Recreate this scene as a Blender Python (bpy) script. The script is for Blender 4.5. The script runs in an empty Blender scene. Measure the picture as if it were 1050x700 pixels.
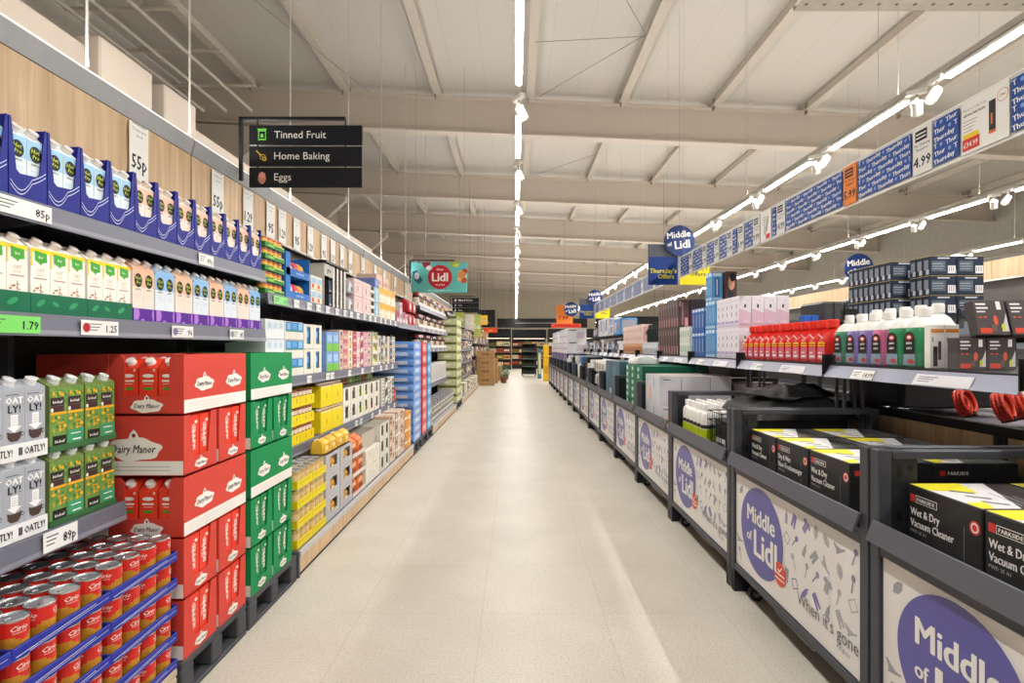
import bpy, math, random
from mathutils import Matrix, Vector

RND = random.Random(11)
SC = bpy.context.scene
COL = SC.collection
PI = math.pi
FX, VX, VY, EYE = 560.0, 529.0, 356.0, 1.34   # lens and eye height of the photograph

# ------------------------------------------------------------------ materials
def lin(h):
    h = h.lstrip('#')
    out = []
    for i in (0, 2, 4):
        c = int(h[i:i+2], 16) / 255
        out.append(c / 12.92 if c <= .04045 else ((c + .055) / 1.055) ** 2.4)
    return (*out, 1)

_M = {}
def M(hexc, rough=.5, metal=0.0, var=.06, scale=9.0, emit=0.0, spec=.28, alpha=1.0):
    key = (hexc, rough, metal, var, scale, emit, spec, alpha)
    if key in _M:
        return _M[key]
    m = bpy.data.materials.new('surface_' + hexc.lstrip('#'))
    m.use_nodes = True
    nt = m.node_tree
    b = nt.nodes['Principled BSDF']
    b.inputs['Roughness'].default_value = rough
    b.inputs['Metallic'].default_value = metal
    b.inputs['Specular IOR Level'].default_value = spec
    c = lin(hexc)
    if var > 0:
        tc = nt.nodes.new('ShaderNodeTexCoord')
        n = nt.nodes.new('ShaderNodeTexNoise')
        n.inputs['Scale'].default_value = scale
        n.inputs['Detail'].default_value = 3
        r = nt.nodes.new('ShaderNodeValToRGB')
        r.color_ramp.elements[0].position = .3
        r.color_ramp.elements[1].position = .7
        r.color_ramp.elements[0].color = tuple(v * (1 - var) for v in c[:3]) + (1,)
        r.color_ramp.elements[1].color = tuple(min(1, v * (1 + var)) for v in c[:3]) + (1,)
        nt.links.new(tc.outputs['Object'], n.inputs['Vector'])
        nt.links.new(n.outputs['Fac'], r.inputs['Fac'])
        nt.links.new(r.outputs['Color'], b.inputs['Base Color'])
    else:
        b.inputs['Base Color'].default_value = c
    if emit:
        b.inputs['Emission Color'].default_value = c
        b.inputs['Emission Strength'].default_value = emit
    if alpha < 1:
        b.inputs['Alpha'].default_value = alpha
    _M[key] = m
    return m

def wood_mat():
    m = bpy.data.materials.new('oak_laminate'); m.use_nodes = True
    nt = m.node_tree; b = nt.nodes['Principled BSDF']
    tc = nt.nodes.new('ShaderNodeTexCoord'); mp = nt.nodes.new('ShaderNodeMapping')
    mp.inputs['Scale'].default_value = (14, 14, .9)
    n = nt.nodes.new('ShaderNodeTexNoise'); n.inputs['Scale'].default_value = 1.6; n.inputs['Detail'].default_value = 6
    n.inputs['Distortion'].default_value = .6
    r = nt.nodes.new('ShaderNodeValToRGB')
    r.color_ramp.elements[0].position = .3; r.color_ramp.elements[0].color = lin('bb9a76')
    r.color_ramp.elements[1].position = .72; r.color_ramp.elements[1].color = lin('dcc09d')
    nt.links.new(tc.outputs['Object'], mp.inputs['Vector']); nt.links.new(mp.outputs[0], n.inputs['Vector'])
    nt.links.new(n.outputs['Fac'], r.inputs['Fac']); nt.links.new(r.outputs[0], b.inputs['Base Color'])
    b.inputs['Roughness'].default_value = .55
    return m
WOOD = wood_mat()

def floor_mat():
    m = bpy.data.materials.new('speckled_vinyl_floor'); m.use_nodes = True
    nt = m.node_tree; b = nt.nodes['Principled BSDF']; L = nt.links.new
    tc = nt.nodes.new('ShaderNodeTexCoord')
    n1 = nt.nodes.new('ShaderNodeTexNoise'); n1.inputs['Scale'].default_value = 90; n1.inputs['Detail'].default_value = 2
    r1 = nt.nodes.new('ShaderNodeValToRGB')
    r1.color_ramp.elements[0].position = .30; r1.color_ramp.elements[0].color = lin('c3bbac')
    r1.color_ramp.elements[1].position = .52; r1.color_ramp.elements[1].color = lin('d5cfc3')
    n2 = nt.nodes.new('ShaderNodeTexNoise'); n2.inputs['Scale'].default_value = 2.2; n2.inputs['Detail'].default_value = 4
    r2 = nt.nodes.new('ShaderNodeValToRGB')
    r2.color_ramp.elements[0].position = .3; r2.color_ramp.elements[0].color = (.88, .87, .85, 1)
    r2.color_ramp.elements[1].position = .7; r2.color_ramp.elements[1].color = (1, 1, 1, 1)
    br = nt.nodes.new('ShaderNodeTexBrick'); br.offset = 0
    br.inputs['Scale'].default_value = 1.0; br.inputs['Brick Width'].default_value = .61; br.inputs['Row Height'].default_value = .61
    br.inputs['Mortar Size'].default_value = .0016; br.inputs['Mortar Smooth'].default_value = .4
    br.inputs['Color1'].default_value = (1, 1, 1, 1); br.inputs['Color2'].default_value = (.965, .965, .96, 1)
    br.inputs['Mortar'].default_value = (.74, .72, .69, 1)
    mp = nt.nodes.new('ShaderNodeMapping'); mp.inputs['Location'].default_value = (.17, .3, 0)
    mx = nt.nodes.new('ShaderNodeMix'); mx.data_type = 'RGBA'; mx.blend_type = 'MULTIPLY'; mx.inputs[0].default_value = 1
    my = nt.nodes.new('ShaderNodeMix'); my.data_type = 'RGBA'; my.blend_type = 'MULTIPLY'; my.inputs[0].default_value = 1
    L(tc.outputs['Object'], n1.inputs['Vector']); L(tc.outputs['Object'], n2.inputs['Vector'])
    L(tc.outputs['Object'], mp.inputs['Vector']); L(mp.outputs[0], br.inputs['Vector'])
    L(n1.outputs['Fac'], r1.inputs[0]); L(n2.outputs['Fac'], r2.inputs[0])
    L(r1.outputs[0], mx.inputs[6]); L(r2.outputs[0], mx.inputs[7])
    L(mx.outputs[2], my.inputs[6]); L(br.outputs['Color'], my.inputs[7]); L(my.outputs[2], b.inputs['Base Color'])
    rr = nt.nodes.new('ShaderNodeMapRange'); rr.inputs[3].default_value = .34; rr.inputs[4].default_value = .5
    L(n2.outputs['Fac'], rr.inputs[0]); L(rr.outputs[0], b.inputs['Roughness'])
    b.inputs['Specular IOR Level'].default_value = .4
    return m

def panel_mat(name, c1, c2, pitch=1.0, axis='X'):
    """smooth sheet metal with faint vertical joints"""
    m = bpy.data.materials.new(name); m.use_nodes = True
    nt = m.node_tree; b = nt.nodes['Principled BSDF']; L = nt.links.new
    tc = nt.nodes.new('ShaderNodeTexCoord'); sp = nt.nodes.new('ShaderNodeSeparateXYZ')
    ma = nt.nodes.new('ShaderNodeMath'); ma.operation = 'MULTIPLY'; ma.inputs[1].default_value = 1 / pitch
    fr = nt.nodes.new('ShaderNodeMath'); fr.operation = 'FRACT'
    r = nt.nodes.new('ShaderNodeValToRGB')
    r.color_ramp.elements[0].position = .0; r.color_ramp.elements[0].color = lin(c2)
    r.color_ramp.elements[1].position = .02; r.color_ramp.elements[1].color = lin(c1)
    L(tc.outputs['Object'], sp.inputs[0]); L(sp.outputs[axis], ma.inputs[0]); L(ma.outputs[0], fr.inputs[0])
    L(fr.outputs[0], r.inputs[0]); L(r.outputs[0], b.inputs['Base Color'])
    b.inputs['Roughness'].default_value = .6
    return m

# ------------------------------------------------------------------ lettering
_G = {}
def glyphs(txt, bold=0.0, res=1, italic=0.0, spacing=1.0):
    key = (txt, bold, res, italic, spacing)
    if key not in _G:
        cu = bpy.data.curves.new('lettering', 'FONT')
        cu.body = txt; cu.size = 1.0; cu.offset = bold; cu.resolution_u = res
        cu.fill_mode = 'FRONT'; cu.shear = italic; cu.space_character = spacing; cu.align_x = 'LEFT'
        ob = bpy.data.objects.new('lettering', cu)
        me = bpy.data.meshes.new_from_object(ob)
        v = [(p.co.x, p.co.y) for p in me.vertices]; f = [tuple(q.vertices) for q in me.polygons]
        # keep the winding so faces look towards -Y when put upright
        bpy.data.objects.remove(ob); bpy.data.meshes.remove(me); bpy.data.curves.remove(cu)
        xs = [p[0] for p in v] or [0]; ys = [p[1] for p in v] or [0]
        _G[key] = (v, f, min(xs), max(xs), min(ys), max(ys))
    return _G[key]

_KIDS = {}
class MB:
    """collects shapes; build() links them as one mesh object"""
    def __init__(s):
        s.v, s.f, s.mi, s.mats, s.T, s.sm = [], [], [], [], None, []
    def m(s, mat):
        if mat not in s.mats: s.mats.append(mat)
        return s.mats.index(mat)
    def add(s, vs, fs, mat, smooth=False):
        b = len(s.v)
        if s.T is not None: vs = [tuple(s.T @ Vector(p)) for p in vs]
        s.v.extend(vs)
        k = [s.m(mm) for mm in mat] if isinstance(mat, list) else None
        if k is None: i = s.m(mat)
        for n, f in enumerate(fs):
            s.f.append(tuple(b + q for q in f)); s.mi.append(k[n] if k else i); s.sm.append(smooth)
        return s
    def box(s, x0, x1, y0, y1, z0, z1, mat):
        vs = [(x0,y0,z0),(x1,y0,z0),(x1,y1,z0),(x0,y1,z0),(x0,y0,z1),(x1,y0,z1),(x1,y1,z1),(x0,y1,z1)]
        fs = [(0,3,2,1),(4,5,6,7),(0,1,5,4),(1,2,6,5),(2,3,7,6),(3,0,4,7)]
        return s.add(vs, fs, mat)
    def bev(s, x0, x1, y0, y1, z0, z1, b, mat):
        """box with chamfered edges all round"""
        vs, idx = [], {}
        X, Y, Z = (x0, x1), (y0, y1), (z0, z1)
        for i in (0,1):
            for j in (0,1):
                for k in (0,1):
                    sx, sy, sz = (1-2*i)*b, (1-2*j)*b, (1-2*k)*b
                    idx[i,j,k,'x'] = len(vs); vs.append((X[i], Y[j]+sy, Z[k]+sz))
                    idx[i,j,k,'y'] = len(vs); vs.append((X[i]+sx, Y[j], Z[k]+sz))
                    idx[i,j,k,'z'] = len(vs); vs.append((X[i]+sx, Y[j]+sy, Z[k]))
        g = lambda i,j,k,a: idx[i,j,k,a]
        fs = []
        for i in (0,1):
            q = [g(i,0,0,'x'),g(i,1,0,'x'),g(i,1,1,'x'),g(i,0,1,'x')]; fs.append(tuple(q if i else q[::-1]))
            q = [g(0,i,0,'y'),g(1,i,0,'y'),g(1,i,1,'y'),g(0,i,1,'y')]; fs.append(tuple(q[::-1] if i else q))
            q = [g(0,0,i,'z'),g(1,0,i,'z'),g(1,1,i,'z'),g(0,1,i,'z')]; fs.append(tuple(q if i else q[::-1]))
        for i in (0,1):
            for j in (0,1):
                q = [g(i,j,0,'x'),g(i,j,0,'y'),g(i,j,1,'y'),g(i,j,1,'x')]; fs.append(tuple(q if (i==j) else q[::-1]))
                q = [g(i,0,j,'x'),g(i,0,j,'z'),g(i,1,j,'z'),g(i,1,j,'x')]; fs.append(tuple(q[::-1] if (i==j) else q))
                q = [g(0,i,j,'y'),g(0,i,j,'z'),g(1,i,j,'z'),g(1,i,j,'y')]; fs.append(tuple(q if (i==j) else q[::-1]))
        for i in (0,1):
            for j in (0,1):
                for k in (0,1):
                    q = [g(i,j,k,'x'),g(i,j,k,'y'),g(i,j,k,'z')]; fs.append(tuple(q if (i+j+k)%2 else q[::-1]))
        return s.add(vs, fs, mat)
    def quad(s, x0, x1, z0, z1, y, mat):           # faces -Y
        return s.add([(x0,y,z0),(x1,y,z0),(x1,y,z1),(x0,y,z1)], [(0,1,2,3)], mat)
    def poly(s, pts, y, mat):                      # faces -Y; pts (x,z) anticlockwise as seen from -Y
        return s.add([(x,y,z) for x,z in pts], [tuple(range(len(pts)))], mat)
    def disc(s, cx, cz, rx, rz, y, mat, n=28):
        return s.poly([(cx+rx*math.cos(2*PI*i/n), cz+rz*math.sin(2*PI*i/n)) for i in range(n)], y, mat)
    def extr(s, pts, y0, y1, mat):                 # polygon (x,z) drawn out along Y
        n = len(pts)
        vs = [(x,y0,z) for x,z in pts] + [(x,y1,z) for x,z in pts]
        fs = [tuple(range(n)), tuple(range(2*n-1, n-1, -1))]
        fs += [(i, n+i, n+(i+1)%n, (i+1)%n) for i in range(n)]
        return s.add(vs, fs, mat)
    def extx(s, pts, x0, x1, mat):                 # polygon (y,z) drawn out along X
        n = len(pts)
        vs = [(x0,y,z) for y,z in pts] + [(x1,y,z) for y,z in pts]
        fs = [tuple(range(n-1,-1,-1)), tuple(range(n, 2*n))]
        fs += [(i, (i+1)%n, n+(i+1)%n, n+i) for i in range(n)]
        return s.add(vs, fs, mat)
    def tube(s, p0, p1, r, mat, n=8, r1=None):
        p0, p1 = Vector(p0), Vector(p1); d = (p1-p0).normalized()
        u = d.orthogonal().normalized(); w = d.cross(u); r1 = r if r1 is None else r1
        vs = [tuple(p0+r*(math.cos(2*PI*i/n)*u+math.sin(2*PI*i/n)*w)) for i in range(n)]
        vs += [tuple(p1+r1*(math.cos(2*PI*i/n)*u+math.sin(2*PI*i/n)*w)) for i in range(n)]
        s.add(vs, [(i,(i+1)%n,n+(i+1)%n,n+i) for i in range(n)], mat, True)
        return s.add(vs, [tuple(range(n-1,-1,-1)), tuple(range(n,2*n))], mat)
    def path(s, pts, r, mat, n=6):
        for a, b in zip(pts, pts[1:]): s.tube(a, b, r, mat, n)
        return s
    def lathe(s, prof, mats, n=16, c=(0,0,0), sx=1, sy=1, paint=None):
        """prof [(r,z)...]; mats one or one per ring; paint(ring, seg) may return another material"""
        vs, fs, ml = [], [], []
        for r, z in prof:
            for i in range(n):
                a = 2*PI*i/n - PI/2
                vs.append((c[0]+sx*r*math.cos(a), c[1]+sy*r*math.sin(a), c[2]+z))
        for k in range(len(prof)-1):
            for i in range(n):
                j = (i+1)%n
                fs.append((k*n+i, k*n+j, (k+1)*n+j, (k+1)*n+i))
                mm = mats[k] if isinstance(mats, list) else mats
                ml.append((paint and paint(k, i)) or mm)
        fs.append(tuple(range(n-1,-1,-1))); ml.append(mats[0] if isinstance(mats, list) else mats)
        t = len(prof)-1
        fs.append(tuple(t*n+i for i in range(n))); ml.append(mats[-1] if isinstance(mats, list) else mats)
        return s.add(vs, fs, ml, False)
    def text(s, txt, cx, z, h, y, mat, bold=.0, wmax=None, align='C', res=1, italic=0, rot=0, aspect=1.0, wrap=0):
        """upright letters facing -Y; z = baseline, h = capital height"""
        v, f, a, b, lo, hi = glyphs(txt, 0, res, italic)
        nv = len(v)
        if bold > .012:                       # heavy strokes: the same letters laid again a little to each side
            e = bold*.62; sh = [(0, 0), (e, e*.35), (-e, -e*.35)] + ([(e*.55, -e*.5), (-e*.55, e*.5)] if h > .03 else [])
            v = [(px+dx, py+dz) for dx, dz in sh for px, py in v]
            f = [tuple(q+k*nv for q in g_) for k in range(len(sh)) for g_ in f]
        k = h / .72; kx = k * aspect
        if wmax and (b-a)*kx > wmax: kx = wmax/(b-a)
        off = {'C': -(a+b)/2, 'L': -a, 'R': -b}[align]
        cr, sr = math.cos(rot), math.sin(rot)
        vs = []
        y0_ = y
        for n_, (px, py) in enumerate(v):
            X, Z = (px+off)*kx, py*k
            y = y0_ - .00012*(n_//max(1, nv))
            if wrap: vs.append((cx+wrap*math.sin(X/wrap), -wrap*math.cos(X/wrap)+y, z+Z))
            else: vs.append((cx+X*cr-Z*sr, y, z+X*sr+Z*cr))
        # letters lie in XZ; curve faces look up +Z(text) -> -Y here
        return s.add(vs, f, mat)
    def build(s, name, parent=None, loc=None, rz=None):
        me = bpy.data.meshes.new(name)
        me.from_pydata(s.v, [], s.f)
        for mt in s.mats: me.materials.append(mt)
        me.polygons.foreach_set('material_index', s.mi)
        me.polygons.foreach_set('use_smooth', s.sm)
        me.update()
        o = bpy.data.objects.new(name, me); COL.objects.link(o)
        if parent is not None:
            o.parent = parent; _KIDS.setdefault(parent.name, []).append(o)
        if loc is not None: o.location = loc
        if rz is not None: o.rotation_euler = (0, 0, rz)
        return o

def RZ(deg): return Matrix.Rotation(math.radians(deg), 4, 'Z')
def TR(x, y, z): return Matrix.Translation((x, y, z))

def tag(o, label, cat, group=None):
    o['label'] = label; o['category'] = cat
    if group: o['group'] = group
    return o
def struct(o): o['kind'] = 'structure'; return o
def empty(name, loc=(0,0,0), rz=0):
    o = bpy.data.objects.new(name, None); COL.objects.link(o); o.location = loc
    o.rotation_euler = (0,0,rz); o.empty_display_size = .05
    return o
_USED = set()
def kids(o): return _KIDS.get(o.name, [])
def dup(root):
    r = root.copy(); COL.objects.link(r)
    for ch in kids(root):
        c = ch.copy(); COL.objects.link(c); c.parent = r
        for g in kids(ch):
            d = g.copy(); COL.objects.link(d); d.parent = c
    return r
def put(proto, x, y, z, rz, label, group=None, tilt=None):
    """the first call moves the thing itself, later ones a copy of it and of its parts"""
    if proto.name in _USED: o = dup(proto)
    else: _USED.add(proto.name); o = proto
    o.location = (x, y, z)
    o.rotation_euler = (tilt or 0, 0, rz)
    o['label'] = label
    if group: o['group'] = group
    return o
LEFT, RIGHT, CAM = PI/2, -PI/2, 0.0
_ONES = ['', 'first','second','third','fourth','fifth','sixth','seventh','eighth','ninth','tenth','eleventh','twelfth',
         'thirteenth','fourteenth','fifteenth','sixteenth','seventeenth','eighteenth','nineteenth','twentieth']
def nth(i):
    if i <= 20: return _ONES[i]
    if i >= 100: return 'hundred and ' + nth(i-100) if i > 100 else 'hundredth'
    t = {2:'twenty',3:'thirty',4:'forty',5:'fifty',6:'sixty',7:'seventy',8:'eighty',9:'ninety'}[i//10]
    return t+'-'+_ONES[i%10] if i%10 else t[:-1]+'ieth'
TIER = {1:['']}
def tiername(t, n):
    if n == 1: return ''
    if n == 2: return ['lower','upper'][t]
    if n == 3: return ['bottom','middle','top'][t]
    return nth(t+1) + ' up'
def grid(proto, rz, x, ys, z, tiers, th, what, group, dx=0, jit=.0):
    """a row of copies at each y of ys in stacked tiers; what holds {i} and {t}"""
    out = []
    if not isinstance(proto, list): proto = [proto]
    for t in range(tiers):
        for i, y in enumerate(ys):
            p = proto[(i) % len(proto)]
            out.append(put(p, x - (RND.random()*jit if rz == LEFT else -RND.random()*jit), y, z+t*th, rz,
                           what.format(i=nth(i+1), t=tiername(t, tiers)), group))
    return out
def rng(y0, n, pitch): return [y0 + pitch*(i+.5) for i in range(n)]
POWER = 28.0; EXPOSURE = 0.12
# ------------------------------------------------------------------ the hall
SL = -.043                       # the roof falls gently to one side
X0, X1, Y0, Y1 = -6.8, 13.8, -4.0, 42.0
def roof(x, z): return z + SL * x
MW = M('c9c1b4', .8, var=.03, scale=.6)
struct(MB().box(X0-.2, X1+.2, Y0-.2, Y1+.2, -.1, 0, floor_mat()).build('floor'))
cm = MB(); PAN = panel_mat('roof_liner', 'cac4bb', 'b5afa5', .6)
cm.add([(X0,Y0,roof(X0,6.42)),(X1,Y0,roof(X1,6.42)),(X1,Y1,roof(X1,6.42)),(X0,Y1,roof(X0,6.42)),
        (X0,Y0,roof(X0,6.6)),(X1,Y0,roof(X1,6.6)),(X1,Y1,roof(X1,6.6)),(X0,Y1,roof(X0,6.6))],
       [(0,3,2,1),(4,5,6,7),(0,1,5,4),(1,2,6,5),(2,3,7,6),(3,0,4,7)], PAN)
struct(cm.build('ceiling'))
struct(MB().box(X0-.2, X0, Y0, Y1, 0, 6.7, M('c4bdb2', .8)).build('wall_left'))
struct(MB().box(X1, X1+.2, Y0, Y1, 0, 6.7, M('a8a39a', .8)).build('wall_right'))
struct(MB().box(X0, X1, Y1, Y1+.2, 0, 6.9, panel_mat('end_wall_cladding', 'd0c7b4', '9b9384', 1.0)).build('wall_back'))
struct(MB().box(X0, X1, Y0-.2, Y0, 0, 6.9, MW).build('wall_front'))

BEAM = M('cdc2b5', .55, var=.03, scale=.5)
n = 1
for by in (.9, 5.9, 10.9, 15.8, 20.8, 25.8, 30.8, 35.8, 40.8):
    b = MB()
    def slab(z0, z1, ya, yb):
        b.add([(X0+.02,ya,roof(X0,z0)),(X1-.02,ya,roof(X1,z0)),(X1-.02,yb,roof(X1,z0)),(X0+.02,yb,roof(X0,z0)),
               (X0+.02,ya,roof(X0,z1)),(X1-.02,ya,roof(X1,z1)),(X1-.02,yb,roof(X1,z1)),(X0+.02,yb,roof(X0,z1))],
              [(0,3,2,1),(4,5,6,7),(0,1,5,4),(1,2,6,5),(2,3,7,6),(3,0,4,7)], BEAM)
    if by < 8: continue           # these two cross above and behind the camera, out of the picture
    slab(5.54, 5.575, by-.12, by+.12)          # lower flange
    slab(5.575, 6.225, by-.012, by+.012)       # web
    slab(6.225, 6.255, by-.12, by+.12)         # upper flange
    # haunch down to the column at the side wall
    b.extr([(X0+.05, 4.2), (X0+.35, 4.2), (X0+1.9, 5.56), (X0+1.9, 5.7), (X0+.05, 5.8)], by-.09, by+.09, BEAM)
    b.box(X0+.05, X0+.38, by-.11, by+.11, 0.0, 4.2, BEAM)
    struct(b.build('trim_%d' % n)); n += 1
PUR = M('c6bcaf', .6, var=.03)
for k in range(-3, 8):
    x = .28 + 1.82*k
    if not X0+.2 < x < X1-.2: continue
    b = MB(); z = roof(x, 6.18)
    ys = [-3.9, 10.78, 15.68, 20.68, 25.68, 30.68, 35.68, 40.68]
    for a, c in zip(ys, ys[1:]):
        a2 = a + (.24 if a > 0 else 0)
        zz = z
        b.box(x-.035, x+.035, a2, c, zz-.015+.08, zz+.22, PUR)
        b.box(x-.075, x+.075, a2, c, zz+.05, zz+.075, PUR)
        b.box(x-.05, x-.035, c-.1, c-.01, zz-.02, zz+.2, M('8b8278', .6))
    struct(b.build('trim_%d' % n)); n += 1

# ventilation casing above the wall shelving
DU = M('c3b6a8', .75, var=.03, scale=1.2)
def duct(y0, y1, z1, x0=-3.0, x1=-2.3, z0=2.35):
    global n
    struct(MB().bev(x0, x1, y0, y1, z0, z1, .01, DU).build('trim_%d' % n)); n += 1
duct(.2, 3.0, 3.0, -3.0, -2.36)
duct(3.02, 3.46, 3.07); duct(3.58, 3.93, 3.07)
duct(3.95, 9.0, 2.95, -3.0, -2.36); duct(9.02, 19.5, 2.9, -3.0, -2.36)

# pipe grid under the roof over the wall shelving
root = empty('ceiling_pipe_grid', (-5.0, 7.5, 5.4))
tag(root, 'white steel pipe grid hung under the roof above the wall shelving', 'pipe frame')
PW = M('c8bfb2', .45)
for x in (-5.5, -5.1, -4.65):
    MB().tube((x+5, -4.5, .1), (x+5, 2.1, .1), .028, PW).build('long_pipe', root)
for y in (-2.4, -.7, .26, 1.3):
    MB().tube((-.62, y, .155), (.8, y, .155), .024, PW).build('cross_pipe', root)
for x in (-.5, .35):
    MB().tube((x, -.7, .16), (x, -.7, 1.2), .008, PW).build('drop_rod', root)
# perforated cable tray at the top of the view
root = MB().box(3.12, 7.2, 5.9, 6.14, 5.12, 5.125, M('a79f93', .5, .6)).build('ceiling_cable_tray')
tag(root, 'perforated grey cable tray crossing under the roof', 'cable tray')
MB().box(3.12, 7.2, 5.895, 5.9, 5.12, 5.18, M('a79f93', .5, .6)).build('side_flange', root)
MB().box(3.12, 7.2, 6.14, 6.145, 5.12, 5.18, M('a79f93', .5, .6)).build('side_flange', root)
for y in (0, ):
    for i in range(20):
        MB().lathe([(.02,-.004),(.02,.0)], M('5a544d'), 8, (3.2+.2*i, 6.02, 5.12)).build('slot', root)

# brace wires between purlins
for (a, b2, nm) in (((.45, 10.6, 6.2), (2.0, 8.4, 6.15), 'running down from the rafter beside the centre lamps'),
                    ((2.0, 8.4, 6.15), (.9, 6.5, 6.2), 'above the centre lamps near the top'),
                    ((.3, 8.7, 6.2), (2.0, 8.45, 6.15), 'stretched level between two purlins'),
                    ((.45, 15.5, 6.2), (2.0, 13.6, 6.15), 'beyond the first big beam'),
                    ((-4.3, 6.0, 6.3), (-2.8, 10.4, 6.2), 'over the hanging black category sign')):
    tag(MB().tube(a, b2, .005, M('7a7269'), 5).build('ceiling_wire'), 'thin dark brace wire '+nm, 'wire')

# ------------------------------------------------------------------ lamp tracks
LZ = 3.1
EM = M('fffdf6', .4, var=0, emit=60.0)
WH = M('e9e6e0', .4, var=.02)
def area(x, y, z, sx, sy, power, col=(1, .975, .94)):
    l = bpy.data.lights.new('tube_or_fill_light', 'AREA'); l.shape = 'RECTANGLE'; l.size = sx; l.size_y = sy
    l.energy = power; l.color = col
    o = bpy.data.objects.new('tube_or_fill_light', l); COL.objects.link(o); o.location = (x, y, z); return o
def lamp_proto(length):
    o = MB().bev(-.024, .024, 0, length, 0, .03, .006, WH).build('ceiling_strip_lamp')
    tag(o, 'lamp', 'lamp')
    MB().bev(-.018, .018, .01, length-.01, -.018, -.001, .006, EM).build('diffuser', o)
    return o
def spot_proto():
    o = MB().box(-.02, .02, -.06, .06, -.03, 0, WH).build('spotlight')
    tag(o, 'spot', 'spotlight')
    b = MB(); b.T = TR(0, 0, -.085) @ Matrix.Rotation(math.radians(148), 4, 'Y')
    b.lathe([(.0, -.005), (.033, -.005), (.035, 0), (.035, .085), (.031, .09), (.0, .09)], WH, 18)
    b.build('lamp_head', o)
    c = MB(); c.T = TR(0, 0, -.085) @ Matrix.Rotation(math.radians(148), 4, 'Y')
    c.lathe([(.024, .0905), (.024, .093)], M('fff6e0', .3, var=0, emit=1.6), 16).build('lens', o)
    MB().tube((0, 0, -.03), (0, 0, -.09), .008, M('8b8780', .4)).build('swivel', o)
    return o
tracks = [(.02, 'centre aisle', 1.4, .9, 0), (2.8, 'middle bins', 1.29, .94, 1), (5.6, 'second aisle', 1.29, .94, 1), (8.4, 'far side aisle', 1.29, .94, 1)]
lp9, lp94 = lamp_proto(.9), lamp_proto(.94)
sp = spot_proto()
for x, nm, pitch, ln, two in tracks:
    t = MB().box(-.022, .022, -2.5, 39.7, .036, .075, M('b9b3aa', .5)).build('lamp_track', None, (x, 0, LZ))
    tag(t, 'long white lamp track hanging over the '+nm, 'lamp track')
    for k in range(16):
        MB().tube((0, -1.2+2.6*k, .075), (0, -1.2+2.6*k, 3.0+SL*x), .0017, M('b5aea4')).build('hanging_wire', t)
    y = -2.3 if two else -2.2
    k = 0
    first = {0: 4.15, 1: 3.9}[two]
    ys = [first + pitch*(j-5) for j in range(5, 31)] if True else []
    ys = [first + pitch*j for j in range(-4, int((39.5-first)/pitch))]
    for j, yy in enumerate(ys):
        put(lp9 if ln == .9 else lp94, x, yy, LZ, 0, 'white strip lamp over the %s, %s counted from the camera end' % (nm, nth(j+1)), 'strip lamps over the '+nm)
        if j >= 3 and yy < 24:
            g = yy + ln + (pitch-ln)/2
            put(sp, x, g-.09 if two else g, LZ+.036, PI if two else .5, 'white cylinder spotlight on the track over the %s, %s along' % (nm, nth(2*j-5 if two else j-2)), 'track spotlights')
            if two: put(sp, x, g+.09, LZ+.036, .9, 'white cylinder spotlight on the track over the %s, %s along' % (nm, nth(2*j-4)), 'track spotlights')
    for yy in [-2.4+2.6*q for q in range(16)]:
        area(x, yy+1.2, LZ-.025, .02, 2.3, POWER*(.55 if 5 < x < 6 else .7 if x > 6 else .8 if x < 1 else 1))
        area(x, yy+1.2, LZ+.09, .04, 2.3, POWER*.44).rotation_euler = (PI, 0, 0)  # upward fill along the track, added to brighten roof and beams

for yy in [1.2+2.6*q for q in range(11)]:      # canopy-top strips, plus added fill lights beyond its far end for the roof
    area(-1.9, yy+1.2, 2.585, .05, 2.4, POWER*.5).rotation_euler = (PI, 0, 0)
# ------------------------------------------------------------------ wall shelving on the drinks side
STEEL = M('6f7078', .45, .3, var=.03)
RAIL = M('70727f', .4, .1, var=.03)
RAIL2 = M('8a8b96', .35, .1, var=.03)
BACK = M('5b5854', .7, var=.05)
BLK = M('17171a', .6, var=.05)
CARDW = M('f3f1ec', .6, var=.02)
INK = M('1b1b1e', .6, var=0)
WHITE = M('f2f0ec', .5, var=.02)
RAIL_LIGHT = M('c2c3c8', .35)

def price_rail_mesh(y0, y1, z, parent, name='price_rail', h=.065, zt=0):
    b = MB()
    b.extr([(-1.455, z-h), (-1.448, z-h), (-1.455, z), (-1.462, z+.004), (-1.47, z-.002)], y0, y1, RAIL)
    b.extr([(-1.4505, z-h*.92), (-1.4475, z-h*.92), (-1.4495, z-h*.72), (-1.4525, z-h*.72)], y0+.002, y1-.002, RAIL2)
    return b.build(name, parent)

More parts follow.
